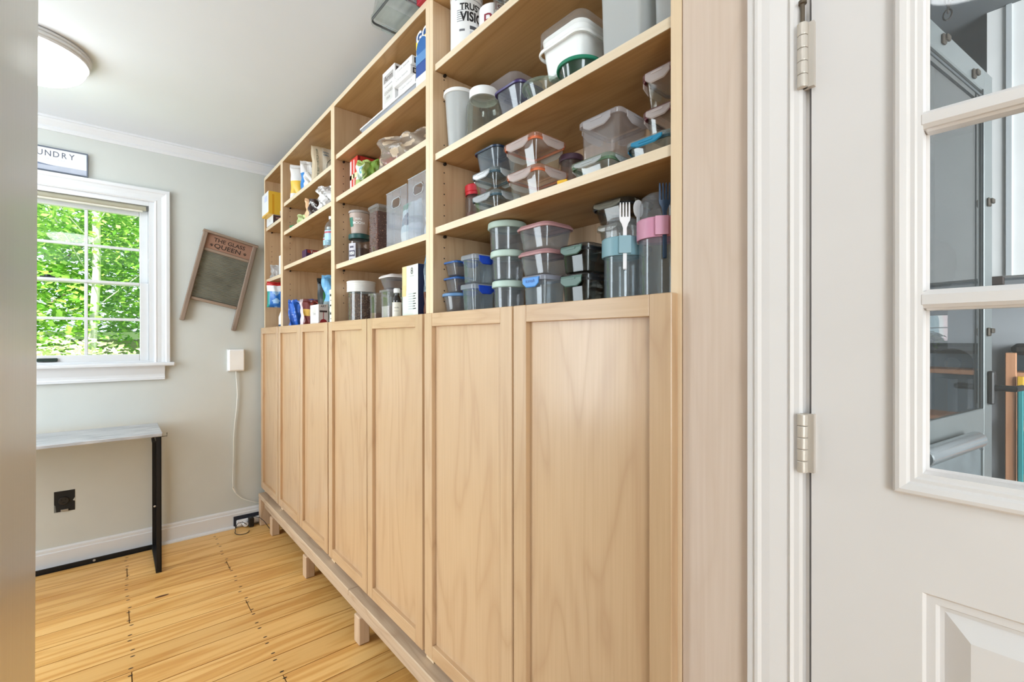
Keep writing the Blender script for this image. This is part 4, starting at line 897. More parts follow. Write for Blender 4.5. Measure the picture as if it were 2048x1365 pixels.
# third shelf down
zG = 1.462
def open_bin(label, y0, y1, h, inner):
    x0, x1 = .014, .225; (cx, cy), hx_, hy_ = dims(x0, x1, y0, y1); t = thing('pantry_bin', label, 'storage bin', (cx, cy, zG))
    BM_ = clear('F4F6FA', .16, .06, 'F0F3FA', edge=.4); g = G(); th = .002; z0, z1 = .0005, h
    hw, hz0, hz1 = .030, h-.062, h-.030
    for (a, b_) in ((hx_-th, hx_),): g.box(a, b_, -hy_, hy_, z0, z1, BM_)
    g.box(-hx_, hx_, -hy_, -hy_+th, z0, z1, BM_); g.box(-hx_, hx_, hy_-th, hy_, z0, z1, BM_); g.box(-hx_, hx_, -hy_, hy_, z0, z0+th, BM_)
    for (a, b_, c_, d_) in ((-hy_, -hw, z0, z1), (hw, hy_, z0, z1), (-hw, hw, z0, hz0), (-hw, hw, hz1, z1)): g.box(-hx_, -hx_+th, a, b_, c_, d_, BM_)
    g.build('bin_body', t)
    n = 20; path = []
    for q, (sy, sz) in enumerate(((1, 1), (-1, 1), (-1, -1), (1, -1))):
        for k in range(5): a_ = (q+k/4)*PI/2; path.append((-hx_-.001, sy*(hw-.014)+.014*math.cos(a_), (hz0+hz1)/2+sz*((hz1-hz0)/2-.014)+.014*math.sin(a_)))
    path.append(path[0]); G().tube(path, .0016, clear('F2F6FA', .6, .05), 6).build('handle_rim', t)
    G().tube([(-hx_, -hy_, h), (-hx_, hy_, h)], .0017, clear('F2F6FA', .6, .05), 6).build('rim', t)
    return t
MT = mat('9FB6C8', .4)
open_bin('clear open pantry bin with handle hole, left of the pair', 1.356, 1.503, .187, None)
open_bin('clear open pantry bin with handle hole, right one against the side panel', 1.214, 1.346, .197, None)
PB1, PB2, PB3 = mat('C8DDE4', .35), mat('3B6E82', .35), mat('E8EFEC', .35)
bag('snack_pouch', 'pale pouch with teal band inside the left pantry bin', 'bag', .075, 1.430, zG+.003, .12, .05, .155, lambda u, v: PB2 if .48 < v < .60 else (mat('3E8A68', .4) if (v > .8 and u < -.1) else (PB1 if v > .3 else PB3)), facing=PI/2-.05, seed=12, crumple=.004, deco=lambda W, D: (D(.1, .58, .022, mat('5A5E70', .4)), W('m', .03, .1, .58, WHITE, .03)))
bag('snack_pouch', 'milky plastic pouch inside the right pantry bin', 'bag', .080, 1.280, zG+.003, .105, .05, .155, lambda u, v: clear('E6EAF0', .5, .1, 'DDE4EC') if v > .45 else mat('D3DCE4', .4), facing=PI/2-.05, seed=14, crumple=.008)
ACR = clear('E8EAE6', .06, .03, edge=.5)
def granola(t, hx_, hy_, h):
    FL = [mat('6E4A40', .7), mat('8A5E4E', .7), mat('A57A66', .7), mat('573630', .7)]
    G().rloft([(.006, -.006), (h*.86, -.006)], hx_, hy_, .01, mat('5E4038', .9)).build('food_core', t)
    pieces(t, 900, lambda rg: ((hx_-.0066)*rg.choice([-1, 1]), rg.uniform(-1, 1)*(hy_-.008), rg.uniform(.010, h*.87)) if rg.random() < .5 else (rg.uniform(-1, 1)*(hx_-.008), (hy_-.0066)*rg.choice([-1, 1]), rg.uniform(.010, h*.87)), .0042, FL, 2, 'granola')
clip_box('tall clear square canister filled with brown flakes', .040, .125, 1.642, 1.728, zG, zG+.196, ACR, clear('D8DADA', .3, .1), CLR, r=.012, clips=(0, 0, 0, 0), taper=.002, lidh=.014, name='canister', cat='canister', contents=granola)
t = thing('coffee_jar', 'squat glass coffee jar with dark teal lid, under the beige cup', 'jar', (.088, 1.918, zG)); r = .045; a = CAMA(.088, 1.918)
g = G(); g.lathe([(0, .0005), (r-.003, .0005), (r, .004), (r, .080), (r-.004, .096), (r-.010, .106), (r-.0115, .106), (r-.006, .095), (r-.002, .079), (r-.002, .006), (0, .004)], clear('C8BCB4', .10, .03, edge=.5))
LB = mat('C9C6CE', .5); LB2 = mat('4A4458', .5)
curved_patch(g, r, a-1.2, a-.35, .006, .086, LB, .0006); curved_patch(g, r, a-1.12, a-.42, .030, .056, LB2, .001); curved_text(g, '1850', .017, r, a-.78, .043, WHITE, .03, .8, .0016); curved_patch(g, r, a-1.0, a-.55, .066, .074, LB2, .001); curved_patch(g, r, a-1.0, a-.55, .012, .020, LB2, .001)
g.build('jar_body', t); G().lathe([(0, .006), (r-.003, .006), (r-.003, .066), (0, .068)], mat('4B3026', .9)).build('coffee_grounds', t)
G().lathe([(r-.009, .107), (r-.001, .107), (r, .109), (r, .124), (r-.002, .127), (0, .127)], mat('1F4D4C', .35)).build('screw_lid', t)
t = thing('coffee_cup', 'beige paper coffee tub with green round emblem, on the teal-lidded jar', 'cup', (.088, 1.918, zG+.1275)); r = .043
g = G(); g.lathe([(0, .0005), (r-.011, .0005), (r-.010, .003), (r-.002, .088), (r-.004, .09), (0, .09)], mat('B9A79C', .5))
curved_patch(g, r-.007, a-1.35, a-.75, .03, .068, mat('2E7A66', .45), .0008, r1=r-.003); curved_text(g, 'TRIPLE', .011, r-.003, a-.1, .060, WHITE, .02, .9, .001); curved_text(g, 'MOCHA', .015, r-.004, a-.05, .044, WHITE, .03, .9, .0014); g.build('cup_body', t)
G().lathe([(r-.003, .0905), (r+.001, .0885), (r+.0015, .096), (r-.001, .099), (0, .099)], mat('A79F9A', .45)).build('lid', t)
# counter shelf
zH = zD
t = thing('oat_canister', 'wide clear canister of brown oats with ribbed white lid', 'canister', (.085, 1.892, zH)); r = .056
G().lathe([(0, .0005), (r-.004, .0005), (r-.002, .003), (r-.002, .140), (r-.004, .140), (r-.004, .006), (0, .004)], ACR, n=56).build('canister_body', t)
g = G(); pr = [(r-.004, .138)]
for k in range(4): z = .1385+k*.0095; pr += [(r+.002, z), (r+.0025, z+.004), (r+.0012, z+.008)]
pr += [(r+.003, .1775), (r+.003, .182), (r, .184), (0, .184)]; g.lathe(pr, mat('E9E6E0', .4), n=56); g.build('screw_lid', t)
G().lathe([(0, .005), (r-.006, .005), (r-.006, .128), (0, .130)], mat('5C3A28', .9)).build('food_core', t)
pieces(t, 1100, lambda rg: (lambda a_: ((r-.0058)*math.cos(a_), (r-.0058)*math.sin(a_), rg.uniform(.008, .131)))(rg.uniform(2.2, 6.2)), .0042, [mat('7A5138', .8), mat('9A6E50', .8), mat('5E3A28', .8), mat('A88468', .8)], 4, 'oats')
def fill_m(m_, k): return lambda t, hx_, hy_, h: G().rloft([(.006, -.008), (h*k, -.008)], hx_, hy_, .01, m_).build('contents', t)
clip_box('small clear square canister with brown powder, left of the taller one', .030, .098, 1.640, 1.702, zH, zH+.117, ACR, CLR, CLR, r=.008, clips=(0, 0, 0, 0), taper=.002, lidh=.010, name='canister', cat='canister', contents=fill_m(mat('8A6450', .9), .35))
clip_box('clear square canister with pale flour, beneath the white-lidded tub', .030, .105, 1.528, 1.602, zH, zH+.122, ACR, clear('D8D6DC', .35, .1), CLR, r=.008, clips=(0, 0, 0, 0), taper=.002, lidh=.010, name='canister', cat='canister', contents=fill_m(mat('D8CCCC', .9), .5))
snap_box('clear takeout tub with white lid resting on the flour canister', .034, .130, 1.520, 1.628, zH+.1225, zH+.178, clear('C9C6C8', .12, .05), mat('E4DEDA', .4), r=.024, taper=.014, lidh=.012)
t = thing('storage_jar', 'dark jar with black lid behind the clear square canisters', 'jar', (.175, 1.755, zH))
G().lathe([(0, .0005), (.033, .0005), (.036, .004), (.036, .115), (0, .116)], mat('2A2422', .3)).build('jar_body', t); G().lathe([(.034, .1165), (.039, .1165), (.039, .150), (0, .152)], BLACK).build('screw_lid', t)
t = thing('extract_bottle', 'tiny dark vanilla bottle with white cap and cream label', 'bottle', (.026, 1.449, zH)); r = .0155; a = CAMA(.026, 1.449)
g = G(); g.lathe([(0, .0005), (r-.002, .0005), (r, .003), (r, .072), (r-.003, .082), (.008, .090), (.008, .098), (0, .098)], mat('1E1614', .15, coat=.5), n=28)
curved_patch(g, r, a-1.3, a+1.3, .016, .066, mat('E4DCCB', .5), .0004); curved_text(g, 'vanilla', .007, r, a-.1, .048, INKB, .0, .9, .0008); curved_text(g, 'EXTRACT', .004, r, a-.1, .036, INKB, .0, .9, .0008); g.build('bottle_body', t)
G().lathe([(.0085, .0985), (.011, .0985), (.011, .112), (.009, .114), (0, .114)], WHITE).build('cap', t)
def d_cart(P, W, D):
    P('x', .40, 1, -1, 1, mat('E6EAE0', .45)) ; P('x', -1, -.45, .1, 1, mat('E5CF9A', .45)); P('x', -1, -.5, -.1, .3, mat('EBC98E', .45), .0006); W('x', '8', .030, .25, .78, INKB, .0); P('x', .0, .5, .60, .62, GRY)
    for k in range(7): P('x', -.2, .75-.1*(k % 2), -.05-k*.09, -.02-k*.09, mat('B6BEC0', .5))
    P('y', -1, 1, -.88, 1, mat('232A48', .4)); P('y', -1, 1, -1, -.88, mat('CFC4D2', .4))
carton('drink_carton', 'tall cream and navy carton beside the vanilla bottle', 'carton', .020, .062, 1.293, 1.398, zH, zH+.180, mat('DDE2D6', .45), d_cart)
CB1, CB2 = mat('3C7FA6', .3, coat=.3), clear('C8D8E0', .5, .08, 'B8CCD8')
bag('snack_bag', 'tall clear and teal bag squeezed beside the navy carton', 'bag', .055, 1.256, zH, .072, .05, .230, lambda u, v: CB1 if v > .78 else (CB2 if v > .4 else mat('6B3E2A', .5)), facing=PI/2-.2, seed=17, crumple=.006)

# ------------------------------------------------------------------ third bookcase
zI, zJ, zK = SH3
YW, BLUB, WB_ = mat('F0C24A', .35), mat('2F84D2', .3, coat=.3), mat('ECEAE8', .4)
bag('baking_bag', 'white and yellow bag leaning on the left side panel of its shelf', 'bag', .070, 2.672, zI, .11, .05, .195, lambda u, v: WB_ if (v > .52 or v < .18) else (YW if u < .1 else mat('E9DCA4', .4)), facing=.35, seed=21, crumple=.003, deco=lambda W, D: (W('V', .03, .45, .62, BLACK, .02), W('C', .03, .45, .52, BLACK, .02)))
bag('baking_bag', 'white and blue flour bag with black capitals, second from the left', 'bag', .110, 2.560, zI, .15, .06, .190, lambda u, v: WB_ if v > .66 else (mat('B8D0E8', .4) if (abs(u-.1) < .35 and .15 < v < .5) else BLUB), facing=.25, seed=22, crumple=.003, deco=lambda W, D: (W('PURE', .026, .1, .86, BLACK, .03), W('CANE', .022, .15, .74, BLACK, .03), D(-.15, .32, .016, BLACK, inner=.010)))
def tort(W, D):
    GN = mat('2E4A3A', .5)
    W('NOT THE BEST TORTILLA CHIP', .0125, -.70, .5, mat('6B6E58', .5), .02, 1.0, PI/2)
    D(.36, .50, .052, mat('E9E6DC', .5)); D(.36, .50, .053, GN, 28, .0505); D(.08, .50, .011, GN); W('NIXTA', .022, .50, .52, GN, .03, 1.0, PI/2-.1); W('de', .022, .12, .28, GN, .02, 1, .5)
    W('NON', .012, -.22, .86, mat('3E6E8C', .5), .02); W('GMO', .012, -.22, .79, mat('3E6E8C', .5), .02)
    D(-.10, .20, .014, mat('E0A8A0', .5))
bag('tortilla_chip_bag', 'kraft paper tortilla chip bag with round emblem at the right of its shelf', 'bag', .118, 2.370, zI, .175, .055, .205, lambda u, v: mat('CDBCA0', .6) if u < -.42 else mat('DAD2C0', .6), facing=.12, seed=23, crumple=.0025, seal=.03, deco=tort)
bag('baking_bag', 'small white bag with lilac corner below the kraft chip bag', 'bag', .048, 2.430, zI, .070, .040, .085, lambda u, v: mat('D8CFE6', .4) if u > .2 else WB_, facing=.3, seed=24, crumple=.006)
PEC = mat('4A3A38', .35, coat=.3); PUR = mat('5A2A6E', .3, coat=.4)
bag('nut_bag', 'brown pecan bag with white lettering and peach edge', 'bag', .062, 2.400, zJ, .105, .045, .110, lambda u, v: mat('E9BC92', .4) if u < -.66 else (PEC if (v > .25 or u < 0) else mat('D8CFC4', .4)), facing=.45, seed=25, lean=-.1, crumple=.006, deco=lambda W, D: (W('PECAN', .026, .05, .62, WHITE, .03, 1, -.5), W('halves', .018, .1, .35, WHITE, .02, 1, -.3)))
bag('snack_bag', 'shiny purple bag rising behind the pecan bag', 'bag', .150, 2.290, zJ, .110, .05, .125, lambda u, v: PUR if v > .35 else mat('D9D2E4', .35), facing=.3, seed=26, crumple=.007)
bag('clear_bag', 'crumpled white plastic bag at the right of the pecan bag', 'bag', .085, 2.150, zJ, .190, .08, .110, lambda u, v: mat('F0EEEE', .4) if (u+v) % .5 < .35 else clear('F4F2F0', .5, .1), facing=.5, seed=27, crumple=.012)
YG = mat('C9D69A', .35)
bag('snack_bag', 'pale green folded snack bag at the left of the pecan bag', 'bag', .060, 2.560, zJ, .10, .045, .062, lambda u, v: YG if v > .2 else mat('E3E8D4', .4), facing=.9, seed=28, crumple=.010)
bag('snack_bag', 'small emerald green wrapper lying at the shelf front', 'bag', .045, 2.690, zJ, .085, .03, .030, lambda u, v: mat('3F9A6A', .35) if u < .3 else mat('4E2430', .4), facing=1.1, seed=29, crumple=.005)
def d_pur(P, W, D):
    P('y', -.9, .9, .5, .95, mat('A63C34', .45)); P('y', -.6, .1, -.7, .2, mat('7E4A8E', .45)); D('y', -.05, .0, .028, mat('C89AC0', .45)); D('y', -.05, .0, .018, mat('B0563C', .45), .0008); D('y', .55, .5, .014, mat('C8742E', .45)); P('y', .3, .9, -.8, -.1, mat('6A2C24', .45)); W('y', 'Tea', .02, -.5, .65, WHITE, .02)
carton('tea_box', 'dark purple and red tea box with picture print, alone on its shelf', 'box', .060, .215, 2.560, 2.625, zK, zK+.072, mat('4A2A4E', .4), d_pur)
def pet(label, x, y, r, h, z, nm='water_bottle'):
    t = thing(nm, label, 'bottle', (x, y, z)); PE = clear('DCEAF2', .10, .05, edge=.5)
    G().lathe([(0, .0005), (r-.003, .0005), (r, .004), (r-.001, h*.2), (r, h*.24), (r-.001, h*.44), (r, h*.48), (r, h*.68), (r*.75, h*.80), (.011, h*.88), (.011, h*.91)], PE, n=28).build('bottle_body', t)
    g = G(); a = CAMA(x, y); curved_patch(g, r, a-1.6, a+1.6, h*.26, h*.56, mat('A9D2E8', .4)); curved_patch(g, r, a-1.6, a+1.6, h*.47, h*.52, mat('C85A6A', .4), .0007); g.build('wrap_label', t)
    G().lathe([(.0115, h*.915), (.013, h*.915), (.013, h), (0, h)], WHITE, n=20).build('cap', t)
pet('clear water bottle with pale blue wrap, front one of the pair', .042, 2.120, .030, .150, zK)
pet('clear water bottle with pale blue wrap, rear one of the pair', .060, 2.200, .028, .120, zK)
pet('clear water bottle behind the pair, partly hidden by the side panel', .105, 2.075, .028, .140, zK)
BLB = mat('2562C4', .25, coat=.5)
bag('snack_bag', 'glossy royal blue snack bag at the left on the counter shelf', 'bag', .050, 2.705, zD, .075, .055, .160, lambda u, v: BLB, facing=.5, seed=31, crumple=.007)
BR2 = mat('7A3430', .3, coat=.3)
bag('candy_bag', 'candy bag with brown, orange and green panels next to the blue bag', 'bag', .092, 2.560, zD, .120, .05, .155, lambda u, v: (BR2 if v > .66 else mat('E6B654', .35) if v > .42 else (mat('4E9A70', .35) if u > .2 else BR2)) if u > -.8 else mat('E9D8DC', .4), facing=.25, seed=32, crumple=.005, deco=lambda W, D: D(.25, .82, .018, mat('D8582E', .4)))
bag('snack_bag', 'dark blue bag top rising behind the candy bag', 'bag', .170, 2.640, zD, .150, .05, .165, lambda u, v: mat('2A4A9A', .35), facing=.2, seed=33, crumple=.004)
def d_wb(P, W, D):
    W('x', 'Tasty', .020, 0, .2, GRY, .0); D('x', 0, .5, .018, mat('DAD6D0', .5)); P('x', -1, 1, -1, -.7, mat('F0D8D6', .45))
    P('y', -1, 1, -1, -.62, mat('A83038', .45)); W('y', 'ART', .014, 0, .82, INKB, .01); P('y', -.75, .75, .30, .46, INKB); P('y', -.08, .08, -.6, .3, mat('B04A54', .45)); D('y', 0, -.6, .016, mat('A83038', .45)); P('y', -.4, .5, -.82, -.74, mat('E8B8BC', .45), .0008)
carton('snack_carton', 'white carton with black and dark red print on its narrow side', 'box', .016, .062, 2.225, 2.345, zD, zD+.107, mat('E4DEDC', .45), d_wb)
DGN, KG = mat('1F6A32', .3, coat=.3), mat('10181A', .35)
bag('grain_pouch', 'black and deep green stand-up pouch at the shelf back', 'bag', .165, 2.480, zD, .140, .06, .262, lambda u, v: KG if (v > .72 or u < -.70 or (u > .5 and v < .5)) else DGN, facing=.15, seed=35, crumple=.004, deco=lambda W, D: (W('organic', .013, -.2, .86, mat('9AA8A0', .4), .0), W('quinoa', .013, -.2, .80, mat('9AA8A0', .4), .0)))
LBB = mat('6FAEDC', .35)
bag('bread_bag', 'light blue twisted plastic bread bag standing by the green pouch', 'bag', .140, 2.280, zD, .155, .07, .255, lambda u, v: LBB if v > .5 else clear('D6E4EC', .55, .1, 'CFE0E8'), facing=.3, seed=36, crumple=.011, top=1.15, seal=.04, deco=lambda W, D: D(0, .8, .02, mat('A9C9E4', .4)))
for k, lb in enumerate(('small white spice jar with black print, lower of two', 'small white spice jar with black print, upper of two')):
    t = thing('spice_jar', lb, 'jar', (.036, 2.060, zD+k*.0805)); r = .024; a = CAMA(.036, 2.06)
    g = G(); g.lathe([(0, .0005), (r-.001, .0005), (r, .003), (r, .062), (r-.002, .064), (0, .064)], mat('E8EAE8', .4), n=28)
    for (a0, a1, z0_, z1_) in ((-1.2, .2, .050, .060), (-1.2, .2, .006, .014), (-1.0, 0, .030, .034)): curved_patch(g, r, a+a0, a+a1, z0_, z1_, BLACK)
    g.build('jar_body', t); G().lathe([(r-.001, .0645), (r+.001, .0645), (r+.001, .079), (r-.001, .080), (0, .080)], mat('EDEAD8', .4), n=28).build('lid', t)

# ------------------------------------------------------------------ narrow far bookcase
zL, zM = SH4
def d_yel(P, W, D):
    P('y', -1, .1, -1, 1, mat('EFC040', .4)); P('y', -.65, -.45, -1, .75, mat('E0A024', .4), .0006); P('y', .1, 1, -1, -.62, mat('E6E2DE', .4)); P('y', .1, 1, -.62, 1, mat('EDB93C', .4)); W('y', 'GLAD', .026, .62, .0, mat('B02A3A', .4), .02, 1.0, PI/2-.2)
    P('x', -1, 1, -.85, 1, mat('ECEDEE', .4)); P('x', -.2, .6, .2, .7, mat('D0D6EE', .4), .0006); P('x', -.9, .9, -1, -.85, mat('E6B43A', .4))
carton('bag_carton', 'bright yellow carton with red script and white side, overhanging the shelf', 'box', -.022, .090, 2.985, 3.143, zL+.0505, zL+.185, mat('EFC040', .4), d_yel)
def d_low(P, W, D):
    P('y', -1, 1, -1, .9, mat('4A3636', .45)); P('y', -.7, .9, .1, .45, mat('A87A72', .45), .0006); P('y', -.8, .7, -.8, -.3, mat('7A6A58', .45), .0006); P('x', -1, 1, -1, 1, mat('E6E8EA', .4)); W('x', 'foil', .02, 0, 0, mat('AEB4C0', .5), .0)
carton('wrap_carton', 'long white carton with dark printed end beneath the yellow carton', 'box', .004, .100, 2.990, 3.142, zL, zL+.050, mat('DDDDDD', .45), d_low)
bag('paper_bag', 'small translucent white bag on the lower shelf of the narrow bookcase', 'bag', .055, 3.085, zM, .090, .045, .085, lambda u, v: clear('F0F0F0', .6, .15, 'E4E6E8'), facing=.4, seed=41, crumple=.005)
def d_gr(P, W, D): P('y', -1, 1, -.6, -.1, mat('4A5E3C', .45)); P('y', -1, 1, .2, .45, BLACK); P('y', -.8, .8, -.5, -.2, mat('8EA070', .45), .0006); P('y', -.7, .3, .7, .85, BLACK)
carton('tea_carton', 'upright white carton with black and olive print beside the translucent bag', 'box', .040, .110, 2.960, 3.010, zM, zM+.130, WHITE, d_gr)
t = bag('detergent_pouch', 'red topped blue and white detergent pouch high on the lowest open shelf', 'bag', .045, 3.045, zD+.136, .125, .060, .155, lambda u, v: mat('C43030', .35) if v > .86 else (mat('EDEFF2', .35) if v > .60 else (mat('E8C040', .35) if (u > .3 and v > .5) else (mat('2A9A92', .35) if u < -.8 else (mat('2E74C8', .3) if (math.sin(u*7)+math.sin(v*19)) > -.5 else mat('9CC4EA', .35))))), facing=.2, seed=42, crumple=.004, seal=.05)
def d_wh(P, W, D): P('y', -1, 1, -1, -.7, mat('2A4A6E', .4)); W('y', 'soap', .02, 0, .3, mat('5A6A88', .4))
carton('soap_carton', 'plain white carton holding up the detergent pouch', 'box', .075, .150, 3.020, 3.110, zD, zD+.1355, WHITE, d_wh)
t = thing('spray_bottle', 'white plastic bottle with blue base at the far corner of the counter shelf', 'bottle', (.048, 2.950, zD)); g = G(); r = .024
g.lathe([(0, .0005), (r, .0005), (r+.001, .004), (r+.001, .028), (r, .03)], mat('27466A', .4)); g.lathe([(r, .03), (r, .075), (r-.008, .1), (.010, .118), (.010, .132), (0, .132)], WHITE); g.build('bottle_body', t)
G().lathe([(.011, .1325), (.013, .1325), (.013, .150), (0, .151)], WHITE).build('cap', t)

# ------------------------------------------------------------------ garden seen through the back window
GRASS = mat('7FA850', .9, bump=.3, vary=.2)
GR = G().box(-30, 30, YF+.6, 40, -.62, -.6, GRASS).box(-30, 4, -30, YF+.6, -.8, -.7, mat('8A8A84', .9)).build('lawn_ground'); GR['kind'] = 'structure'
def leafmat(cols):
    mt = bpy.data.materials.new('leaves_'+cols[0]); mt.use_nodes = True; nt = mt.node_tree; n = nt.nodes; L = nt.links; n.remove(n['Principled BSDF'])
    at = n.new('ShaderNodeAttribute'); at.attribute_name = 'tone'; r = n.new('ShaderNodeValToRGB'); L.new(at.outputs['Fac'], r.inputs[0])
    e = r.color_ramp.elements; e[0].color = (*hx(cols[0]), 1); e[1].color = (*hx(cols[-1]), 1)
    for i, c in enumerate(cols[1:-1]): q = e.new((i+1)/(len(cols)-1)); q.color = (*hx(c), 1)
    d = n.new('ShaderNodeBsdfDiffuse'); t_ = n.new('ShaderNodeBsdfTranslucent'); L.new(r.outputs[0], d.inputs[0]); L.new(r.outputs[0], t_.inputs[0])
    m_ = n.new('ShaderNodeMixShader'); m_.inputs[0].default_value = .45; L.new(d.outputs[0], m_.inputs[1]); L.new(t_.outputs[0], m_.inputs[2]); L.new(m_.outputs[0], n['Material Output'].inputs[0]); return mt
LM1 = leafmat(['5E9A34', '86BE48', 'A8D45C', 'D2EC8C']); LM2 = leafmat(['4C7C38', '6FA048', '93C05A', 'B8DC78']); LM3 = leafmat(['9CBC6C', 'D6DEB0', 'EFEBD2', 'F6F2E2']); LM4 = leafmat(['9CC43C', 'C4DC4C', 'E0EC7C', 'F0F0A0'])
BARK = mat('6E5E50', .9, bump=.4); BIRCH = mat('D8D4CC', .8, vary=.2)
def crown(name, parent, blobs, n, size, m, seed, drop=.3):
    rg = random.Random(seed); vs, fs, tone = [], [], []
    wts = [b[3]*b[4]*b[5] for b in blobs]
    for _ in range(n):
        b = rg.choices(blobs, wts)[0]
        while True:
            p = Vector((rg.uniform(-1, 1), rg.uniform(-1, 1), rg.uniform(-1, 1)))
            if .35 < p.length < 1: break
        c = Vector((b[0]+p.x*b[3], b[1]+p.y*b[4], b[2]+p.z*b[5])); s_ = size*rg.uniform(.6, 1.4)
        d = Vector((rg.uniform(-1, 1), rg.uniform(-1, 1), rg.uniform(-.6, .1))).normalized(); up = Vector((rg.uniform(-.7, .7), rg.uniform(-.7, .7), 1)).normalized(); sd = d.cross(up).normalized()
        o = len(vs); vs += [tuple(c), tuple(c+d*s_*.5+sd*s_*.32), tuple(c+d*s_), tuple(c+d*s_*.5-sd*s_*.32)]; fs.append((o, o+1, o+2, o+3)); tone.append(rg.random())
    me = bpy.data.meshes.new(name); me.from_pydata(vs, [], fs); me.materials.append(m); at = me.attributes.new('tone', 'FLOAT', 'FACE'); at.data.foreach_set('value', tone); me.update()
    o = bpy.data.objects.new(name, me); C.objects.link(o); o.parent = parent; return o
def tree(label, x, y, blobs, n, size, m, seed, trunk_m, tr=.12, th=3.2, lean=(0, 0), nm='tree', cat='tree'):
    t = thing(nm, label, cat, (x, y, -.6), 'greenery outside the window')
    g = G(); g.tube([(0, 0, .01), (lean[0]*.3, lean[1]*.3, th*.3), (lean[0]*.6+.04, lean[1]*.6, th*.6), (lean[0], lean[1], th)], tr, trunk_m, 10)
    rg = random.Random(seed)
    for k in range(5):
        a = rg.uniform(0, 6.3); z = th*rg.uniform(.45, .9); g.tube([(lean[0]*z/th, lean[1]*z/th, z), (lean[0]*z/th+.5*math.cos(a), lean[1]*z/th+.5*math.sin(a), z+.5), (lean[0]*z/th+1.1*math.cos(a), lean[1]*z/th+1.1*math.sin(a), z+1.1)], tr*.16, trunk_m, 7)
    g.build('trunk', t); crown('crown', t, blobs, n, size, m, seed); return t
tree('bright green leafy tree filling the left of the window', -3.0, 8.6, [(0, 0, 3.3, 1.9, 1.4, 1.6), (.8, -.6, 1.9, 1.4, 1.0, 1.0), (-1.2, -.3, 2.2, 1.4, 1.0, 1.4)], 17000, .10, LM1, 1, BARK)
tree('pale barked slender tree in the right half of the window', -1.05, 10.2, [(1.0, .6, 3.4, 1.6, 1.0, 1.5), (-.6, .8, 4.0, 1.5, 1.0, 1.5), (.3, 1.0, 2.2, 1.6, .6, .8)], 14000, .09, LM1, 2, BIRCH, tr=.055, th=4.6, lean=(.10, .1))
tree('yellow green maple at the right edge of the window', 1.2, 8.0, [(-.35, 0, 2.3, 1.0, 1.0, 1.1), (.6, 0, 3.4, 1.5, 1.1, 1.3)], 10000, .09, LM4, 3, BARK)
tree('darker green tree standing behind the pale barked tree', -2.2, 13.5, [(0, 0, 3.8, 3.6, 1.6, 3.2), (3.4, .4, 3.6, 3.0, 1.6, 3.0), (-4.5, 0, 3.6, 3.4, 1.6, 3.2)], 22000, .17, LM2, 4, BARK, tr=.2)
tree('green tree far to the left of the window', -6.5, 9.0, [(0, 0, 3.0, 2.4, 1.6, 2.4), (1.2, -.8, 1.5, 1.8, 1.0, 1.4)], 9000, .17, LM1, 5, BARK)
def shrub(label, x, y, blobs, n, size, m, seed):
    t = thing('shrub', label, 'shrub', (x, y, -.6), 'greenery outside the window'); g = G()
    for k in range(6): a = k*1.05; g.tube([(0, 0, .01), (.25*math.cos(a), .2*math.sin(a), .5), (.5*math.cos(a), .35*math.sin(a), 1.0)], .018, BARK, 6)
    g.build('stems', t); crown('foliage', t, blobs, n, size, m, seed)
shrub('cream flowering shrub below the window centre', -1.75, 6.6, [(0, 0, 1.15, 1.0, .6, .55), (.7, .1, 1.3, .75, .5, .50), (-.9, 0, 1.0, .9, .6, .5)], 9000, .07, LM3, 6)
shrub('green shrub beneath the maple at the window right', -.10, 7.4, [(0, 0, .9, .75, .5, .55)], 3500, .08, LM1, 7)
shrub('low green shrub at the far left behind the flowering shrub', -3.9, 7.0, [(0, 0, 1.0, 1.3, .6, .8)], 4500, .10, LM2, 8)
t = thing('garden_shed', 'pale grey garden shed with white roof edge behind the shrubs', 'shed', (-.55, 11.6, -.6))
G().box(-1.0, .6, 0, 1.6, .0, 1.75, mat('A8A49C', .8)).build('walls', t); G().box(-1.15, .75, -.15, 1.7, 1.76, 1.90, mat('F0EEF0', .6), .01).build('roof', t); G().box(-.05, .35, -.02, .0, .8, 1.3, mat('3A4238', .5)).build('window', t)
t = thing('wood_fence', 'dark wooden fence behind the maple at the window right', 'fence', (1.0, 11.2, -.6))
for k in range(9): G().box(-.9+k*.22, -.70+k*.22, 0, .03, .01, 1.7, mat('7C7468', .9)).build('board', t)
G().box(-.9, 1.1, .03, .07, 1.3, 1.4, mat('5E564A', .9)).build('rail', t)

# ------------------------------------------------------------------ enclosed porch beyond the glazed door
PG = mat('5E6468', .85, vary=.06); PFL = mat('5C5A58', .8); PX1 = 3.3
struct(G().box(.14, PX1+.1, -2.6, 1.6, -.12, -.005, PFL), 'floor_porch')
struct(G().box(.42, PX1+.1, -2.6, 1.6, 2.42, 2.5, PG).box(.14, .42, -2.6, .222, 2.42, 2.5, PG), 'ceiling_porch')
wy0, wy1, wz0, wz1 = .305, .503, 1.135, 1.300
g = G(); g.box(PX1, PX1+.1, -2.6, wy0, 0, 2.42, PG); g.box(PX1, PX1+.1, wy1, 1.6, 0, 2.42, PG); g.box(PX1, PX1+.1, wy0, wy1, 0, wz0, PG); g.box(PX1, PX1+.1, wy0, wy1, wz1, 2.42, PG); struct(g, 'wall_porch_back')
struct(G().box(.42, PX1, 1.5, 1.6, 0, 2.42, PG), 'wall_porch_left'); struct(G().box(.14, PX1, -2.6, -2.5, 0, 2.42, mat('C8CACB', .8)), 'wall_porch_right')
struct(G().box(.42, .44, .385, 1.5, 0, 2.42, PG).box(.14, .142, -2.5, -.63, 0, 2.42, PG), 'trim_5')
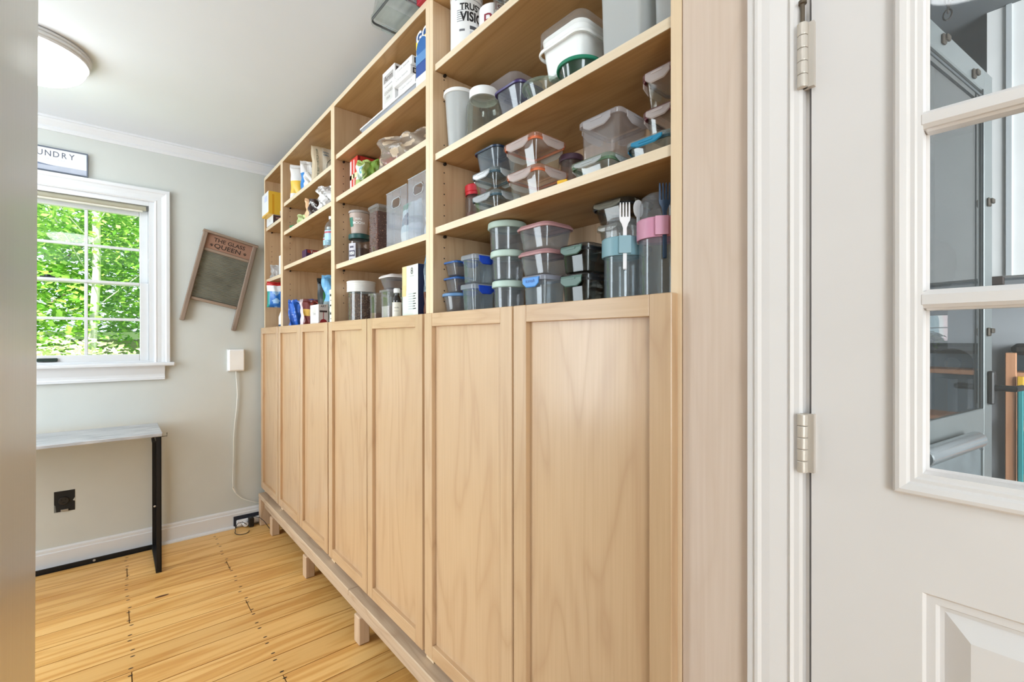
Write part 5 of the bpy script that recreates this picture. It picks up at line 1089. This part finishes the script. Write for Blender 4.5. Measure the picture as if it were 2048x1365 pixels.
pw = struct_root('window_2', (PX1, (wy0+wy1)/2, (wz0+wz1)/2)); g = G(); DM = mat('41474A', .5); wa, wb2 = (wy1-wy0)/2, (wz1-wz0)/2
g.frame(lambda u, v, d: (-d, u, v), wa, wb2, [(.03, 0), (.03, .012), (0, .012), (0, -.02)], DM); g.box(0, .012, -.003, .003, -wb2, wb2, DM); g.box(0, .012, -wa, wa, -.003, .003, DM); g.build('frame', pw)
G().box(.02, .023, -wa, wa, -wb2, wb2, clear('F4F6F8', 0, .02, edge=.1)).build('glass_pane', pw)
t = thing('brick_building', 'pale pink building with arched white windows beyond the porch window', 'building', (9.0, .6, -.6))
G().box(0, 3, -6, 6, 0, 7.5, mat('F4D8DA', .8, vary=.06)).build('walls', t)
for k in range(9):
    yk = -2.4+k*.62; g = G(); hw, z0, z1 = .22, 1.55, 2.05; n = 10
    def arch(g, e, x, m_): g.add([(x, yk-hw-e, z0-e), (x, yk+hw+e, z0-e)]+[(x, yk+(hw+e)*math.cos(PI*q/n), z1+(hw+e)*.7*math.sin(PI*q/n)) for q in range(n+1)], [tuple(range(n+3))], m_)
    arch(g, .05, -.02, mat('F2F0EE', .6)); arch(g, 0, -.03, mat('8FA3AC', .3)); g.box(-.04, -.03, yk-.015, yk+.015, z0, z1+.15, mat('F2F0EE', .6)); g.build('arched_window', t)
# storm door standing open in the porch
A0 = Vector((.80, .2543)); A1 = Vector((1.541, .132)); dv = (A1-A0).normalized(); ang = math.atan2(dv.y, dv.x); SL = (A1-A0).length
sd = thing('storm_door', 'grey aluminium storm door with glass upper half, beyond the white door', 'door', (A0.x, A0.y, -.004)); sd.rotation_euler = (0, 0, ang)
AL = mat('7E8484', .45, .35, vary=.04); ALD = mat('3E4548', .5); h = 2.03
g = G(); g.box(SL-.083, SL, -.014, .014, .02, h, AL, .003); g.box(0, .075, -.014, .014, .02, h, AL, .003); g.box(.075, SL-.083, -.014, .014, h-.072, h, AL, .003); g.box(.075, SL-.083, -.014, .014, .835, .918, AL, .003); g.box(.075, SL-.083, -.014, .014, .02, .14, AL, .003)
g.box(SL-.104, SL-.099, -.016, -.013, .92, h-.07, ALD); g.box(.075, SL-.1, -.016, -.013, h-.100, h-.092, ALD); g.build('door_frame', sd)
G().box(.075, SL-.083, -.006, -.002, .14, .835, mat('7E878A', .5, .4, bump=.5, bscale=30, vary=.2)).build('kick_panel', sd)
G().box(.075, SL-.083, -.006, -.003, .918, h-.072, clear('6A7074', .05, .03, '8A9296', edge=.2)).build('glass_pane', sd)
for (x, z) in ((SL-.46, 2.00), (SL-.20, h-.05), (SL-.05, 1.60), (SL-.05, 1.17)):
    G().box(x-.012, x+.012, -.022, -.014, z-.014, z+.014, mat('4A4238', .6, .4), .003).box(x-.004, x+.022, -.028, -.020, z-.004, z+.012, mat('4A4238', .6, .4), .002).build('retaining_clip', sd)
G().box(SL-.055, SL-.025, -.030, -.014, .93, 1.04, BLACK, .004).tube([(SL-.04, -.028, .985), (SL-.04, -.075, .985), (SL+.03, -.078, .985)], .010, BLACK).build('latch_handle', sd)
g = G(); g.lathe([(0, -.22), (.022, -.22), (.024, -.214), (.024, .20), (.018, .214), (0, .22)], mat('C4CACC', .25, .8), (SL-.49, -.045, .845), 24, axis=0); g.build('closer_cylinder', sd)
G().tube([(SL-.27, -.045, .845), (SL-.18, -.03, .80)], .005, mat('C4CACC', .25, .8)).build('closer_rod', sd)
g = G(); c0 = Vector((1.053, .180, 2.035)); c1 = Vector((1.22, .175, 2.41)); n = 14
for k in range(n):
    p = c0.lerp(c1, (k+.5)/n); d = (c1-c0).normalized(); u = d.cross(Vector((0, 1, 0) if k % 2 else (1, 0, 0))).normalized()
    g.tube([tuple(p+d*.021*math.cos(2*PI*q/12)+u*.009*math.sin(2*PI*q/12)) for q in range(13)], .0022, mat('3A3632', .5, .6), 6)
tag(g.build('hanging_chain'), 'dark metal chain hanging from the porch ceiling to the storm door', 'chain')
# white cabinet side, timber post with level, shelves and clutter in the porch
struct(G().box(1.88, 1.98, -.60, .151, 1.385, 2.418, mat('F0F1F0', .7)).box(1.872, 1.88, .085, .100, 1.385, 2.418, mat('BFC5C8', .7)), 'wall_porch_partition')
tag(G().box(1.86, 1.93, .105, .150, 1.352, 1.384, mat('3A2E2A', .7), .003).build('bracket'), 'small dark wooden bracket below the white porch partition', 'bracket')
struct(G().box(2.25, 2.3, -.60, .30, 0, 1.40, mat('B4B8BC', .8)), 'wall_porch_side')
PINK = wood('orange_timber_post', 2, 'D9A27C', 'C98E66', 'B07650', rough=.6, coat=0)
tag(G().box(1.87, 1.93, .0725, .1015, .001, 1.09, PINK, .002).build('timber_post'), 'reddish orange timber post standing in the porch', 'post')
sh2 = thing('porch_shelf', 'timber shelf unit with black top at the right edge of the door glass', 'shelf', (2.0, -.10, 0))
for z in (.55, .78, .99): G().box(0, .24, -.25, .19, z, z+.02, PINK, .002).build('shelf', sh2)
G().box(-.04, .24, -.25, .19, 1.08, 1.125, BLACK, .015).build('top', sh2); G().box(.20, .24, -.25, .19, .001, 1.08, mat('5A6A74', .7)).build('back', sh2)
lv = thing('spirit_level', 'teal spirit level with yellow end leaning on the porch shelf', 'level', (1.86, .062, .002)); lv.rotation_euler = (0, 0, 0)
G().box(0, .02, -.008, .008, .0, .96, mat('2E8E92', .4), .003).build('bar', lv); G().box(-.001, .021, -.0085, .0085, .96, 1.0, mat('E0B030', .4), .002).build('end_cap', lv)
mb = thing('yellow_tape_measure', 'yellow and black tape measure beside the teal level', 'tape measure', (1.80, .060, .0)); mb.location.z = .545
tg = thing('low_crate', 'dark low crate carrying the tape measure in the porch', 'crate', (1.80, .04, 0)); G().box(-.03, .03, -.12, .05, .001, .5445, mat('3A4A52', .7), .003).build('crate_body', tg)
G().box(-.02, .02, -.02, .02, .0005, .035, mat('E6BC30', .4), .006).build('case', mb); G().box(-.021, .021, -.008, .008, .004, .030, BLACK, .002).build('grip', mb)
ws = thing('porch_workbench', 'grey shelved workbench under the small porch window', 'workbench', (3.0, .45, 0)); GW = mat('8A8E90', .7)
for z in (.62, .84, 1.05): G().box(-.25, .28, -.28, .55, z, z+.02, GW, .002).build('shelf', ws)
for y in (-.28, .535): G().box(-.25, .28, y, y+.015, .001, 1.05, GW).build('side_panel', ws)
for k, (y, c_) in enumerate(((-.02, 'B8BCC0'), (.06, '9AA0A4'), (.13, 'C8CCCE'), (.22, 'A8ACB0'))): tag(G().lathe([(0, 0), (.028, 0), (.028, .12), (0, .122)], mat(c_, .5), (2.82, .45+y-.12, .8605), 20).build('paint_can'), 'pale can on the middle workbench shelf, number %s from the right' % ('one', 'two', 'three', 'four')[k], 'can', 'cans on the porch workbench')
pp = thing('potted_plant', 'small potted plant on top of the porch workbench', 'plant', (2.85, .44, 1.0705)); G().lathe([(0, 0), (.03, 0), (.038, .05), (0, .052)], mat('C8C4BC', .6)).build('pot', pp); crown('foliage', pp, [(0, 0, .08, .07, .07, .04)], 260, .03, LM2, 9)
lp = thing('cardboard_roll', 'tall upright buff cardboard sheet leaning in the porch', 'cardboard', (2.60, .32, 0)); G().box(-.01, .01, -.09, .09, .001, 1.03, mat('B8A488', .8), .002).build('sheet', lp)
cl = thing('bench_clamp', 'black bench clamp with curved frame behind the storm door glass', 'clamp', (2.2, .28, 0)); g = G()
g.box(-.02, .02, -.02, .02, .001, .80, BLACK); g.lathe([(.03, -.02), (.07, -.02), (.07, .02), (.03, .02)], BLACK, (0, .0, 1.03), 24, axis=0); g.box(-.02, .02, -.09, .06, .965, 1.0, BLACK); g.box(-.02, .02, -.05, -.02, .78, .97, BLACK); g.build('clamp_frame', cl)
hb = thing('hanging_bag', 'dark cloth bag hanging behind the storm door glass', 'bag', (2.1, .33, 1.33)); 
g = G(); g.lathe([(0, 0), (.03, .005), (.06, .06), (.075, .14), (.07, .20), (.045, .24), (.015, .255), (.012, .262)], mat('3A4044', .8), n=24); g.build('bag_body', hb); G().tube([(0, 0, .26), (0, 0, 1.088)], .003, BLACK).build('cord', hb)
